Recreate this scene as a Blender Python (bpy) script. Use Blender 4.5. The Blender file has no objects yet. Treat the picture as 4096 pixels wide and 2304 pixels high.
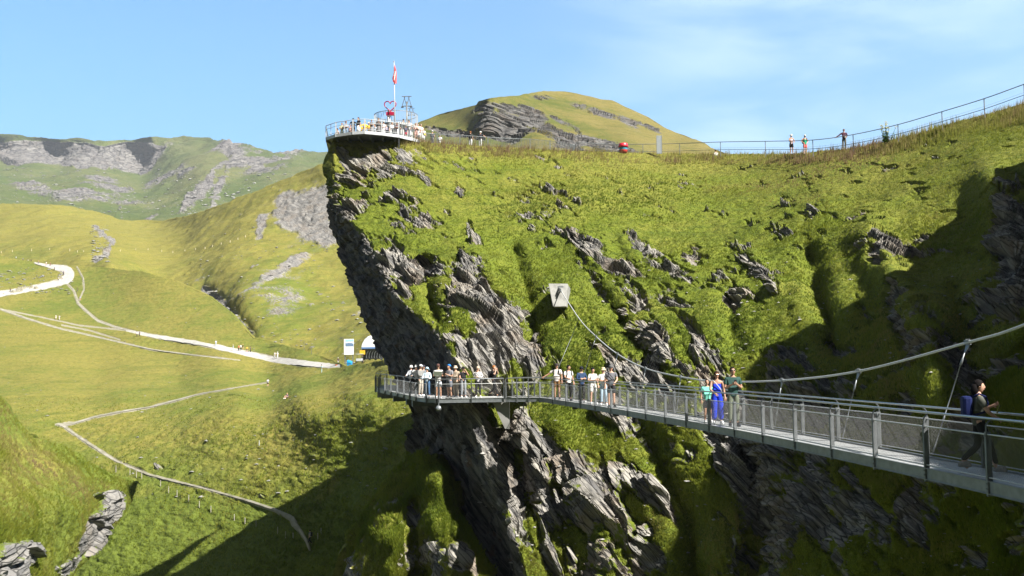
import bpy, bmesh, math, random
import numpy as np
from mathutils import Vector, Matrix, Euler
random.seed(7)
rs = np.random.RandomState(11)
SC = bpy.context.scene
COL = SC.collection
R = math.radians

# ------------------------------------------------------------------ camera
F = 983.0
PITCH, ROLL = R(3.4), R(-0.8)
cam_d = bpy.data.cameras.new('camera'); cam = bpy.data.objects.new('camera', cam_d); COL.objects.link(cam)
cam_d.sensor_width = 36; cam_d.lens = 36*F/1024.0
cam_d.clip_start = 0.1; cam_d.clip_end = 20000
CM = Matrix.Rotation(math.pi/2+PITCH, 3, 'X') @ Matrix.Rotation(ROLL, 3, 'Z')
cam.rotation_euler = CM.to_euler()
SC.camera = cam
CMn = np.array(CM)

def at(px, py, d):
    """world point at picture position (1024x576) and depth d"""
    v = CM @ Vector(((px-512)/F*d, -(py-288)/F*d, -d)); return v
def atn(px, py, d):
    c = np.stack([(px-512)/F*d, -(py-288)/F*d, -d], -1)
    return c @ CMn.T
def proj(P):
    c = np.asarray(P) @ CMn
    d = -c[..., 2]
    return 512+F*c[..., 0]/d, 288-F*c[..., 1]/d, d

# ------------------------------------------------------------------ sky, sun, exposure
SUN = Vector((1.0, -0.85, 1.30)).normalized()
elev = math.asin(SUN.z); az = math.atan2(SUN.x, SUN.y)
W = bpy.data.worlds.new('World'); SC.world = W; W.use_nodes = True
nt = W.node_tree; nt.nodes.clear()
out = nt.nodes.new('ShaderNodeOutputWorld'); bg = nt.nodes.new('ShaderNodeBackground')
sky = nt.nodes.new('ShaderNodeTexSky'); sky.sky_type = 'NISHITA'; sky.sun_disc = False
sky.sun_elevation = elev; sky.sun_rotation = az; sky.altitude = 2100; sky.air_density = 1.25; sky.dust_density = 0.6; sky.ozone_density = 2.0
# thin high cloud veil, in sky directions
tc = nt.nodes.new('ShaderNodeTexCoord')
mp = nt.nodes.new('ShaderNodeMapping'); mp.inputs['Rotation'].default_value = (0, R(-18), 0); mp.inputs['Scale'].default_value = (2.2, 1.0, 9.0)
ns = nt.nodes.new('ShaderNodeTexNoise'); ns.inputs['Scale'].default_value = 1.6; ns.inputs['Detail'].default_value = 7; ns.inputs['Roughness'].default_value = 0.52; ns.inputs['Distortion'].default_value = .5
cr = nt.nodes.new('ShaderNodeMapRange'); cr.inputs['From Min'].default_value = .44; cr.inputs['From Max'].default_value = .80; cr.interpolation_type = 'SMOOTHSTEP'
dt = nt.nodes.new('ShaderNodeVectorMath'); dt.operation = 'DOT_PRODUCT'
cd = at(835, 45, 1).normalized(); dt.inputs[1].default_value = cd
dm = nt.nodes.new('ShaderNodeMapRange'); dm.inputs['From Min'].default_value = .950; dm.inputs['From Max'].default_value = .998; dm.interpolation_type = 'SMOOTHSTEP'
mu = nt.nodes.new('ShaderNodeMath'); mu.operation = 'MULTIPLY'
mu2 = nt.nodes.new('ShaderNodeMath'); mu2.operation = 'MULTIPLY'; mu2.inputs[1].default_value = .30
mx = nt.nodes.new('ShaderNodeMixRGB'); mx.inputs[2].default_value = (9.5, 10.5, 11.0, 1)
L = nt.links.new
L(tc.outputs['Generated'], mp.inputs[0]); L(mp.outputs[0], ns.inputs['Vector']); L(ns.outputs[0], cr.inputs[0])
L(tc.outputs['Generated'], dt.inputs[0]); L(dt.outputs['Value'], dm.inputs[0])
L(cr.outputs[0], mu.inputs[0]); L(dm.outputs[0], mu.inputs[1]); L(mu.outputs[0], mu2.inputs[0]); L(mu2.outputs[0], mx.inputs[0])
sx_ = nt.nodes.new('ShaderNodeSeparateXYZ'); L(tc.outputs['Generated'], sx_.inputs[0])
def wm(op, a, b=0.0):
    n = nt.nodes.new('ShaderNodeMath'); n.operation = op
    for i, v in ((0, a), (1, b)):
        if isinstance(v, (int, float)): n.inputs[i].default_value = v
        else: L(v, n.inputs[i])
    return n.outputs[0]
zc = wm('MAXIMUM', sx_.outputs['Z'], -.25)
zz = wm('ADD', wm('ADD', wm('MULTIPLY', zc, .42), .19), wm('MULTIPLY', wm('MULTIPLY', zc, zc), .75))
cb = nt.nodes.new('ShaderNodeCombineXYZ'); L(sx_.outputs['X'], cb.inputs[0]); L(sx_.outputs['Y'], cb.inputs[1]); L(zz, cb.inputs[2]); L(cb.outputs[0], sky.inputs[0])
tn = nt.nodes.new('ShaderNodeMixRGB'); tn.blend_type = 'MULTIPLY'; tn.inputs[0].default_value = 1; tn.inputs[2].default_value = (.98, 1.58, 1.68, 1); L(sky.outputs[0], tn.inputs[1])
gm = nt.nodes.new('ShaderNodeMapRange'); gm.inputs['From Min'].default_value = -.16; gm.inputs['From Max'].default_value = -.06
bh = nt.nodes.new('ShaderNodeMapRange'); bh.inputs['From Min'].default_value = .35; bh.inputs['From Max'].default_value = -.25; bh.inputs['To Max'].default_value = .62; L(sx_.outputs['Y'], bh.inputs[0]); L(wm('SUBTRACT', sx_.outputs['Z'], bh.outputs[0]), gm.inputs[0])
zd = nt.nodes.new('ShaderNodeMapRange'); zd.inputs['From Min'].default_value = .34; zd.inputs['From Max'].default_value = .72; zd.inputs['To Min'].default_value = 1; zd.inputs['To Max'].default_value = .09; L(sx_.outputs['Z'], zd.inputs[0])
zm = nt.nodes.new('ShaderNodeVectorMath'); zm.operation = 'SCALE'; L(tn.outputs[0], zm.inputs[0]); L(zd.outputs[0], zm.inputs['Scale'])
gx = nt.nodes.new('ShaderNodeMixRGB'); L(gm.outputs[0], gx.inputs[0]); gx.inputs[1].default_value = (.30, .36, .22, 1); L(zm.outputs[0], gx.inputs[2]); sky_out = gx.outputs[0]
L(sky_out, mx.inputs[1]); L(mx.outputs[0], bg.inputs[0]); L(bg.outputs[0], out.inputs[0])
bg.inputs[1].default_value = 0.0505
sd = bpy.data.lights.new('sun', 'SUN'); sd.energy = 4.9; sd.angle = R(.5); sd.color = (1, .965, .90)
so = bpy.data.objects.new('sun', sd); COL.objects.link(so); so.rotation_euler = SUN.to_track_quat('Z', 'Y').to_euler()
vs = SC.view_settings; vs.view_transform = 'Standard'; vs.look = 'None'; vs.gamma = 1; vs.exposure = 1.74
SC.render.resolution_x = 1024; SC.render.resolution_y = 576

# ------------------------------------------------------------------ numeric noise
def _h(ix, iy, iz, seed):
    n = (ix.astype(np.uint32)*np.uint32(374761393) + iy.astype(np.uint32)*np.uint32(668265263) + iz.astype(np.uint32)*np.uint32(2147483647 & 0x5bd1e995) + np.uint32(seed*7919+13))
    n ^= n >> np.uint32(13); n *= np.uint32(1274126177); n ^= n >> np.uint32(16); n *= np.uint32(2246822519); n ^= n >> np.uint32(13)
    return n.astype(np.float32)/np.float32(4294967295.0)
def vnoise(P, seed=0):
    P = np.asarray(P, np.float32); I = np.floor(P).astype(np.int64); f = (P-I).astype(np.float32); f = f*f*(3-2*f)
    r = 0
    for dx in (0, 1):
        wx = f[:, 0] if dx else 1-f[:, 0]
        for dy in (0, 1):
            wy = f[:, 1] if dy else 1-f[:, 1]
            for dz in (0, 1):
                wz = f[:, 2] if dz else 1-f[:, 2]
                r = r + _h(I[:, 0]+dx, I[:, 1]+dy, I[:, 2]+dz, seed)*wx*wy*wz
    return r*2-1
def fbm(P, octaves=4, seed=0, gain=.5):
    r = 0; a = 1; P = np.asarray(P, np.float32)
    for o in range(octaves):
        r = r + a*vnoise(P*(2.03**o)+o*17.3, seed+o); a *= gain
    return r
def worley(P, seed=0, jit=.9):
    """returns F1, F2, random value of nearest cell"""
    P = np.asarray(P, np.float32); I = np.floor(P).astype(np.int64)
    n = len(P); f1 = np.full(n, 9., np.float32); f2 = np.full(n, 9., np.float32); cr_ = np.zeros(n, np.float32)
    for dx in (-1, 0, 1):
        for dy in (-1, 0, 1):
            for dz in (-1, 0, 1):
                ix, iy, iz = I[:, 0]+dx, I[:, 1]+dy, I[:, 2]+dz
                q = np.stack([ix+.5+jit*(_h(ix, iy, iz, seed)-.5), iy+.5+jit*(_h(ix, iy, iz, seed+1)-.5), iz+.5+jit*(_h(ix, iy, iz, seed+2)-.5)], -1)
                dd = np.sqrt(((q-P)**2).sum(-1)).astype(np.float32)
                c = _h(ix, iy, iz, seed+3)
                nw = dd < f1
                f2 = np.where(nw, f1, np.minimum(f2, dd)); cr_ = np.where(nw, c, cr_); f1 = np.where(nw, dd, f1)
    return f1, f2, cr_
def ss(x, a, b):
    t = np.clip((x-a)/(b-a), 0, 1); return t*t*(3-2*t)
def tps(ctrl, smooth=1e-3):
    c = np.array(ctrl, float); X = c[:, :2]/500.0; y = np.log(c[:, 2]); n = len(X)
    def U(r2): return np.where(r2 > 1e-12, .5*r2*np.log(np.maximum(r2, 1e-12)), 0)
    D = ((X[:, None]-X[None])**2).sum(-1)
    A = np.zeros((n+3, n+3)); A[:n, :n] = U(D)+np.eye(n)*smooth*1e-1; A[:n, n] = 1; A[:n, n+1:] = X; A[n, :n] = 1; A[n+1:, :n] = X.T
    w = np.linalg.solve(A, np.concatenate([y, [0, 0, 0]]))
    def f(px, py):
        px = np.asarray(px, float); sh = px.shape; Q = np.stack([px.ravel(), np.asarray(py, float).ravel()], -1)/500.0
        o = np.zeros(len(Q))
        for s in range(0, len(Q), 60000):
            q = Q[s:s+60000]; D = ((q[:, None]-X[None])**2).sum(-1)
            o[s:s+60000] = U(D)@w[:n]+w[n]+q@w[n+1:]
        return np.exp(o).reshape(sh)
    return f
def seg_dist(px, py, pts):
    best = np.full(np.shape(px), 1e9); tt = np.zeros(np.shape(px)); n = len(pts)-1
    for i in range(n):
        ax, ay = pts[i][:2]; bx, by = pts[i+1][:2]; dx, dy = bx-ax, by-ay
        t = np.clip(((px-ax)*dx+(py-ay)*dy)/(dx*dx+dy*dy+1e-9), 0, 1)
        d = np.hypot(px-ax-t*dx, py-ay-t*dy); m = d < best
        best = np.where(m, d, best); tt = np.where(m, (i+t)/n, tt)
    return best, tt
def blob(px, py, x, y, rx, ry, ang=0):
    a = R(ang); u = (px-x)*math.cos(a)+(py-y)*math.sin(a); v = -(px-x)*math.sin(a)+(py-y)*math.cos(a)
    return np.exp(-((u/rx)**2+(v/ry)**2))

# ------------------------------------------------------------------ mesh helpers
def tag(o, label=None, cat=None, group=None, kind=None):
    if label: o['label'] = label
    if cat: o['category'] = cat
    if group: o['group'] = group
    if kind: o['kind'] = kind
    return o
def np_mesh(name, V, Fc, mat, attrs=None, smooth=False, kind=None, parent=None):
    me = bpy.data.meshes.new(name); V = np.ascontiguousarray(V, np.float32); Fc = np.ascontiguousarray(Fc, np.int32); k = Fc.shape[1]
    me.vertices.add(len(V)); me.vertices.foreach_set('co', V.ravel())
    me.loops.add(Fc.size); me.loops.foreach_set('vertex_index', Fc.ravel())
    me.polygons.add(len(Fc)); me.polygons.foreach_set('loop_start', np.arange(0, Fc.size, k, dtype=np.int32))
    me.update(calc_edges=True)
    me.polygons.foreach_set('use_smooth', np.full(len(Fc), smooth))
    for an, av in (attrs or {}).items():
        a = me.attributes.new(an, 'FLOAT', 'POINT'); a.data.foreach_set('value', np.ascontiguousarray(av, np.float32))
    me.materials.append(mat); me.update()
    o = bpy.data.objects.new(name, me); COL.objects.link(o)
    if kind: o['kind'] = kind
    if parent: o.parent = parent
    return o
def grid_faces(ny, nx):
    i = np.arange(ny-1)[:, None]*nx+np.arange(nx-1)[None]
    i = i.ravel(); return np.stack([i, i+nx, i+nx+1, i+1], -1)
def grid_normals(G):
    du = np.gradient(G, axis=1); dv = np.gradient(G, axis=0)
    n = np.cross(dv, du); n /= np.linalg.norm(n, axis=-1, keepdims=True)+1e-9
    return n

# ------------------------------------------------------------------ materials
MATS = {}
def nmat(name):
    m = bpy.data.materials.new(name); m.use_nodes = True; t = m.node_tree; b = t.nodes['Principled BSDF']; return m, t, b
def N(t, typ, **kw):
    n = t.nodes.new(typ)
    for k, v in kw.items():
        if k in n.inputs: n.inputs[k].default_value = v
        else: setattr(n, k, v)
    return n
def mixc(t, fac, a, b, blend='MIX'):
    n = t.nodes.new('ShaderNodeMixRGB'); n.blend_type = blend
    for i, v in ((0, fac), (1, a), (2, b)):
        if hasattr(v, 'is_linked') or isinstance(v, bpy.types.NodeSocket): t.links.new(v, n.inputs[i])
        elif i == 0: n.inputs[0].default_value = v
        else: n.inputs[i].default_value = (*v, 1)
    return n.outputs[0]
def rng(t, v, a, b, c=0, d=1, sm=True):
    n = t.nodes.new('ShaderNodeMapRange'); n.interpolation_type = 'SMOOTHSTEP' if sm else 'LINEAR'
    t.links.new(v, n.inputs[0]); n.inputs[1].default_value = a; n.inputs[2].default_value = b; n.inputs[3].default_value = c; n.inputs[4].default_value = d
    return n.outputs[0]
def noise(t, co, scale, detail=5, rough=.55, dist=0):
    n = N(t, 'ShaderNodeTexNoise', Scale=scale, Detail=detail, Roughness=rough, Distortion=dist); t.links.new(co, n.inputs['Vector']); return n.outputs[0]
def math_(t, op, a, b):
    n = t.nodes.new('ShaderNodeMath'); n.operation = op
    for i, v in ((0, a), (1, b)):
        if isinstance(v, (int, float)): n.inputs[i].default_value = v
        else: t.links.new(v, n.inputs[i])
    return n.outputs[0]
def terrain_mat(name, S, gA, gB, gC, rA, rB, rC, bump=.3, theta=45, layer=3.4, rockdist=1.0, contour=.35, K=.62):
    """S: metres per unit feature; grass colours green/yellow/dark; rock colours mid/light/dark+warm"""
    m, t, b = nmat(name); Lk = t.links.new
    gA, gB, gC, rA, rB, rC = [tuple(x*K for x in c_) for c_ in (gA, gB, gC, rA, rB, rC)]
    geo = N(t, 'ShaderNodeNewGeometry'); co = geo.outputs['Position']
    at_ = lambda n: N(t, 'ShaderNodeAttribute', attribute_name=n).outputs['Fac']
    rock, dry, pth = at_('rock'), at_('dry'), at_('path')
    n1 = noise(t, co, .06/S, 4); n2 = noise(t, co, .55/S, 5, .6); n3 = noise(t, co, 3.2/S, 4, .65)
    f1 = math_(t, 'ADD', math_(t, 'MULTIPLY', rng(t, n1, .35, .65), .45), math_(t, 'ADD', math_(t, 'MULTIPLY', rng(t, n2, .3, .7), .35), math_(t, 'MULTIPLY', dry, 1.0)))
    g = mixc(t, rng(t, f1, .15, 1.05), gA, gB)
    g = mixc(t, rng(t, n3, .42, .72, 0, .75), g, gC)
    n5 = noise(t, co, 1.3/S, 4, .6)
    g = mixc(t, rng(t, n5, .5, .75, 0, .45), g, gC)
    mpc = N(t, 'ShaderNodeMapping', vector_type='POINT'); mpc.inputs['Scale'].default_value = (.12/S, .12/S, 2.6/S); Lk(co, mpc.inputs[0])
    g = mixc(t, rng(t, noise(t, mpc.outputs[0], 1.0, 5, .6), .50, .66, 0, contour), g, gC)
    # bedded rock
    mp = N(t, 'ShaderNodeMapping', vector_type='POINT'); mp.inputs['Rotation'].default_value = (0, R(-theta), 0); Lk(co, mp.inputs[0])
    mp2 = N(t, 'ShaderNodeMapping', vector_type='POINT'); mp2.inputs['Scale'].default_value = (.26, .75, layer); Lk(mp.outputs[0], mp2.inputs[0])
    r1 = noise(t, mp2.outputs[0], 1.0/S, 7, .62, .4); r2 = noise(t, co, .35/S, 4, .6); r3 = noise(t, mp2.outputs[0], 4.0/S, 4, .6)
    vo = N(t, 'ShaderNodeTexVoronoi', Scale=1.5/S); vo.feature = 'DISTANCE_TO_EDGE'; Lk(mp2.outputs[0], vo.inputs['Vector']); crk = rng(t, vo.outputs['Distance'], .0, .09, 1, 0)
    rc = mixc(t, rng(t, r1, .36, .64), rA, rB); rc = mixc(t, rng(t, r2, .48, .68, 0, .8), rc, rC); rc = mixc(t, rng(t, r3, .5, .72, 0, .45), rc, tuple(x*.45 for x in rA)); rc = mixc(t, math_(t, 'MULTIPLY', crk, .75), rc, tuple(x*.3 for x in rA))
    rm = math_(t, 'ADD', rock, math_(t, 'MULTIPLY', math_(t, 'SUBTRACT', n3, .5), .9))
    rm = rng(t, rm, .42, .56)
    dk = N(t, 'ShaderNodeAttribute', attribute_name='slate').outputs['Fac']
    rc = mixc(t, dk, rc, mixc(t, rng(t, r1, .38, .62), (.040, .040, .043), (.155, .145, .135)))  # shade of the overhang put into the rock colour, as darker slate
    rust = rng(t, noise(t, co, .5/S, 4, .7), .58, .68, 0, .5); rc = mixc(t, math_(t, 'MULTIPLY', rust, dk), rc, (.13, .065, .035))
    c = mixc(t, rm, g, rc)
    pm = rng(t, math_(t, 'ADD', pth, math_(t, 'MULTIPLY', math_(t, 'SUBTRACT', n3, .5), .9)), .40, .60)
    pc = mixc(t, n2, (.26, .24, .185), (.185, .17, .11))
    c = mixc(t, pm, c, pc)
    Lk(c, b.inputs['Base Color']); b.inputs['Roughness'].default_value = .9; b.inputs['Specular IOR Level'].default_value = .15
    bu = N(t, 'ShaderNodeBump', Strength=.9, Distance=bump)
    hb = mixc(t, rm, n3, math_(t, 'SUBTRACT', r1, math_(t, 'MULTIPLY', crk, .4))); hb2 = mixc(t, .35, hb, mixc(t, rm, noise(t, co, 9/S, 3), r3)); Lk(hb2, bu.inputs['Height']); Lk(bu.outputs[0], b.inputs['Normal'])
    return m
GA, GB, GC = (.118, .165, .012), (.235, .215, .035), (.040, .075, .010)
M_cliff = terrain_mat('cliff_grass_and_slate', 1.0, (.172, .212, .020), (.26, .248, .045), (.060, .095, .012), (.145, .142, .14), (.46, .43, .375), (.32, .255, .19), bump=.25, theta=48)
M_meadow = terrain_mat('alpine_meadow', 2.2, (.158, .200, .030), (.295, .255, .058), (.10, .135, .020), (.22, .215, .21), (.36, .34, .31), (.30, .26, .22), bump=.35, theta=30)
M_far = terrain_mat('far_mountain', 14.0, (.11, .15, .035), (.20, .20, .075), (.06, .10, .03), (.165, .155, .155), (.29, .275, .255), (.23, .205, .19), bump=5, theta=0, layer=1.2)
M_dome = terrain_mat('hill_grass_and_slate', 2.5, (.115, .135, .022), (.25, .20, .06), (.06, .085, .015), (.085, .082, .082), (.25, .24, .225), (.18, .15, .125), bump=.6, theta=14)

# ------------------------------------------------------------------ terrain builder
TER = {}
def bedding(P, th_top, th_bot, ztop, zbot, yk=.25, c=(0, 0)):
    z = P[:, 2]; th = np.radians(th_bot+(th_top-th_bot)*np.clip((z-zbot)/(ztop-zbot), 0, 1))
    x = P[:, 0]-c[0]; zz = z-c[1]
    return x*np.sin(th)+zz*np.cos(th)+yk*P[:, 1], x*np.cos(th)-zz*np.sin(th)
def terrain(name, mat, top, ctrl, x0, x1, bottom, nx, ny, slate_shadef=None, dfun=None, right=None, rockf=None, dryf=None, pathf=None, disp=None, strokes=(), back=18., backn=10, left=None, vpow=1.0, smooth=False, smooth_tps=1e-3, leftback=None):
    top = np.array(top, float); f = tps(ctrl, smooth_tps)
    u = np.linspace(0, 1, nx); v = np.linspace(0, 1, ny)**vpow
    if left is not None:
        la = np.array(left, float); py0 = top[0, 1]+(bottom-top[0, 1])*v
        xl = np.interp(py0, la[:, 1], la[:, 0]); px = xl[:, None]+(x1-xl[:, None])*u[None]**1.08
    else:
        px = np.repeat((x0+(x1-x0)*u)[None], ny, 0)
    if right is not None:
        ra = np.array(right, float); py0 = top[0, 1]+(bottom-top[0, 1])*v
        xr = np.interp(py0, ra[:, 1], ra[:, 0]); px = x0+(xr[:, None]-x0)*u[None]
        for _ in range(8): tq = np.interp(px, top[:, 0], top[:, 1]); pq = tq+(bottom-tq)*v[:, None]; px = x0+(np.interp(pq, ra[:, 1], ra[:, 0])-x0)*u[None]
    tp = np.interp(px, top[:, 0], top[:, 1]); py = tp+(bottom-tp)*v[:, None]
    d = dfun(f, px, py) if dfun else f(px, py)
    for pts, amp, w in strokes:
        ds, tt = seg_dist(px, py, pts); d = d-amp*np.exp(-(ds/w)**2)
    G = atn(px, py, d)
    rock = rockf(px, py) if rockf else np.zeros_like(px)
    dry = dryf(px, py) if dryf else np.zeros_like(px)
    pth = pathf(px, py) if pathf else np.zeros_like(px)
    # crest roll-back: rows behind the skyline that fall away
    rows = []
    base = G[0]; dirb = np.stack([base[:, 0]*0, np.ones(len(base)), np.zeros(len(base))], -1)
    for k in range(backn, 0, -1):
        q = (k/backn); o = dirb*(back*q**1.3); o[:, 2] = -back*.25*q**2*1.2-back*.02*q
        rows.append(base+o)
    Gf = np.concatenate([np.array(rows), G], 0)
    def pad(a): return np.concatenate([np.repeat(a[:1], backn, 0), a], 0)
    rock, dry, pth, pxp, pyp = map(pad, (rock, dry, pth, px, py))
    if leftback:
        cols = []; bs = Gf[:, 0]
        kn = 14
        for k in range(kn, 0, -1):
            q = k/kn; cols.append(bs+np.array([leftback[0]*q**1.6, leftback[1]*q, leftback[2]*q]))
        Gf = np.concatenate([np.array(cols).transpose(1, 0, 2), Gf], 1)
        def padl(a): return np.concatenate([np.repeat(a[:, :1], kn, 1), a], 1)
        rock, dry, pth, pxp, pyp = map(padl, (rock, dry, pth, pxp, pyp))
    n = grid_normals(Gf); flip = (n*Gf).sum(-1) > 0; n[flip] *= -1
    sh = Gf.shape[:2]; P = Gf.reshape(-1, 3); nn = n.reshape(-1, 3)
    if disp:
        dv, rk = disp(P, nn, rock.ravel(), pth.ravel(), pxp.ravel(), pyp.ravel())
        P2 = P+nn*dv[:, None] if dv.ndim == 1 else P+dv
        rock = rk.reshape(sh)
    else: P2 = P
    o = np_mesh(name, P2, grid_faces(*sh), mat, dict(rock=rock.ravel(), dry=dry.ravel(), path=pth.ravel(), slate=(np.clip(slate_shadef(pxp, pyp), 0, 1).ravel() if slate_shadef else np.zeros(rock.size))), smooth, 'structure')
    qx, qy, qd = proj(P2)
    TER[name] = dict(P=P2, n=nn, rock=rock.ravel(), path=pth.ravel(), dry=dry.ravel(), sh=sh, px=qx, py=qy, d=qd, f=f, vis=np.concatenate([np.zeros(backn*sh[1], bool), np.ones(len(P2)-backn*sh[1], bool)]))
    return o
def ground(name, px, py):
    T = TER[name]; m = np.hypot(T['px']-px, T['py']-py)+(~T['vis'])*50; i = int(np.argmin(m)); return Vector(T['P'][i])
s2 = lambda pts: [(a/2.5156, b/2.5156) for a, b in pts]       # picture points measured at 2576 wide

# ------------------------------------------------------------------ main cliff
RIDGE = [(300, 139), (334, 139), (397, 140), (437, 143), (500, 147), (572, 151), (652, 153), (715, 154), (795, 154), (854, 148), (906, 137), (954, 123), (1024, 104), (1130, 72)]
SIL = [(334, 139), (326, 158), (323, 167), (329, 191), (328, 207), (336, 234), (343, 254), (352, 282), (362, 312), (367, 324), (372, 336), (379, 349), (385, 360), (391, 370), (398, 382), (404, 391), (409, 402), (413, 412), (416, 430), (414, 444), (420, 455), (436, 480), (446, 510), (454, 545), (460, 610)]
DS = np.array([(139,88),(165,87),(200,86),(240,83),(282,78),(325,72),(362,67),(394,64),(421,63),(455,61),(490,60),(540,59),(610,58)], float)
DA = np.array([(139,87),(150,86),(195,83.5),(217,79.5),(238,75),(262,70.5),(296,64.5),(312,61.5),(330,57.5),(360,54.2),(392,52.4),(420,51.2),(452,50.2),(490,49),(530,48),(610,46)], float)
def cliff_depth(f, px, py):
    sx = np.interp(py, [p[1] for p in SIL], [p[0] for p in SIL]); ax = np.interp(py, ARETE[:, 1], ARETE[:, 0])
    ds = np.interp(py, DS[:, 0], DS[:, 1]); da = np.interp(py, DA[:, 0], DA[:, 1])
    q = np.clip((px-sx)/np.maximum(ax-sx, 4), 0, 1)
    fa = f(ax, py); dr = f(px, py)+(da-fa)*np.exp(-np.maximum(px-ax, 0)/28.)
    return np.where(px < ax, ds+(da-ds)*q, dr)
cl = [(336,195,83.5),(345,217,79.5),(378,262,70.5),(396,296,64.5),(436,330,57.5),(452,360,54.2),(464,392,52.4),(472,420,51.2),(482,452,50.2),(496,490,49),(512,530,48),(535,610,46),(400,141,88),(400,180,83),(410,220,77),(430,260,69),(450,290,63),(480,320,58),(500,360,55.5),(510,395,54),(520,440,52),(540,490,50),(565,540,48),(590,600,46),
(480,146,92),(480,200,81),(500,250,71),(520,290,64),
(572,151,92),(572,200,80),(570,250,70),(565,295,62),(575,340,57),(580,370,55),(600,400,53),(620,440,50),(640,490,47),(660,540,45),(680,600,43),
(652,153,95),(652,200,80),(655,250,69),(660,300,61),(670,350,54),(680,400,50),(700,440,47),(715,490,44),(730,540,42),(745,600,40),
(740,154,92),(740,200,77),(745,250,66),(750,300,58),(755,350,51),(765,400,46),(780,450,42.5),(795,500,40),(805,550,38),(815,600,37),
(820,152,81),(820,200,70),(825,250,61),(830,300,53),(840,350,47),(850,400,42),(860,450,38.5),(870,500,36),(880,600,33.5),
(906,137,75.5),(906,180,67),(908,230,59),(912,280,50.5),(920,330,43),(930,390,38),(935,450,35),(940,520,33),(950,600,31),
(975,118,70),(975,160,62.5),(980,210,55.5),(985,260,47.5),(985,320,39),(990,400,34.5),(1000,480,31.5),(1000,600,29),
(1040,98,66),(1040,150,58.5),(1045,200,51),(1045,260,43.5),(1050,330,36),(1050,420,31),(1055,600,27),
(1120,70,60),(1120,150,52),(1120,260,40),(1120,400,29),(1120,600,25)]
STR = [([(868,238),(896,275),(925,330),(940,400)], 3.2, 17), ([(812,262),(822,300),(835,345)], -3.0, 13), ([(992,178),(1012,250),(1018,330)], 2.2, 16), ([(955,290),(965,350)], -2.2, 14),
       ([(424,262),(430,300),(440,325)], -3.0, 7), ([(504,405),(512,450),(528,505)], -3.0, 12), ([(560,425),(600,520),(620,600)], 1.2, 16), ([(640,420),(690,520),(700,600)], -1.6, 12),
       ([(515,255),(530,300),(535,345)], -2.0, 9), ([(585,240),(600,262)], 1.4, 9), ([(600,290),(625,330),(660,372)], -1.6, 9), ([(626,240),(640,262)], 1.0, 7),
       ([(752,258),(775,285)], 1.3, 9), ([(730,300),(735,345)], -1.5, 10), ([(655,330),(690,385)], 1.2, 12), ([(745,440),(760,520),(750,600)], -2.0, 14), ([(477,255),(500,290),(522,318)], 1.0, 9)]
ROCKS = [(352,170,16,30,65,.75),(345,215,10,24,60,.6),(372,178,9,22,75,.5),(405,157,12,7,20,.6),(400,170,13,6,20,.45),(392,192,9,6,20,.4),(460,190,6,6,0,.75),(470,226,5,10,0,.6),(529,216,9,6,0,.32),
 (396,262,26,12,60,.9),(412,272,12,30,80,.85),(430,262,7,26,80,.5),(485,300,52,17,50,.75),(470,270,28,8,40,.5),(498,345,30,20,40,.7),(520,352,30,14,20,.65),(470,350,22,24,60,.7),
 (587,248,21,7,36,.9),(640,247,19,7,55,.75),(628,270,8,20,80,.5),(693,255,14,8,30,.65),(672,275,15,7,30,.55),(757,270,22,8,42,.95),(735,300,10,16,60,.6),(715,285,10,10,0,.4),(676,305,17,5,10,.6),(640,300,30,6,55,.6),
 (600,290,40,7,60,.6),(660,345,48,9,52,.85),(635,330,34,8,58,.6),(700,340,38,6,55,.6),(640,380,46,12,20,.5),(700,372,24,10,45,.4),
 (882,238,24,7,45,.95),(885,275,36,6,62,.55),(905,330,40,8,62,.6),(860,300,26,6,62,.4),(835,352,22,8,10,.6),(780,352,22,9,10,.7),(1012,250,17,75,0,.95),(1006,190,14,14,0,.8),(960,370,44,14,45,.5),(1010,360,26,22,60,.6),
 (500,470,30,95,-18,.68),(560,470,40,90,-22,.52),(600,500,36,90,-30,.52),(650,480,24,100,-30,.52),(690,500,26,90,-25,.50),(740,470,22,90,-28,.9),(640,560,60,40,0,.45),(730,560,36,50,0,.7),(800,520,120,110,0,.42),(950,520,110,90,0,.42),(900,420,90,40,0,.35),
 (540,250,4,20,70,.25),(445,215,6,12,60,.35),(425,220,6,9,60,.35),(405,215,7,7,60,.4)]
GRASSP = [(545,455,12,22,-25,.45),(600,575,16,16,0,.5),(625,500,10,26,-30,.45),(530,520,8,22,-20,.4),(470,330,10,8,0,.3),(560,540,14,10,0,.45),(665,540,12,22,-20,.4),(503,418,24,9,0,.9),(520,455,9,30,0,.5),(575,430,34,20,20,.7),(545,395,20,10,0,.4),(620,445,46,17,20,.7),(590,560,14,26,-20,.3),(656,470,16,26,-30,.55),(690,505,16,36,-20,.5),(655,395,30,10,20,.25),(560,490,16,18,-20,.5),(600,530,20,40,-30,.45),(690,550,10,30,-20,.4),(745,500,16,18,0,.5),(495,300,10,12,30,.3),(530,330,12,14,0,.5),(450,260,10,14,0,.35),(890,470,60,30,0,.3),(460,320,12,6,40,.3)]
ARETE = np.array([(334,150),(336,195),(345,217),(364,238),(378,262),(396,296),(412,312),(436,330),(452,360),(464,392),(472,420),(482,452),(496,490),(512,530),(535,610)], float)
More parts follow.
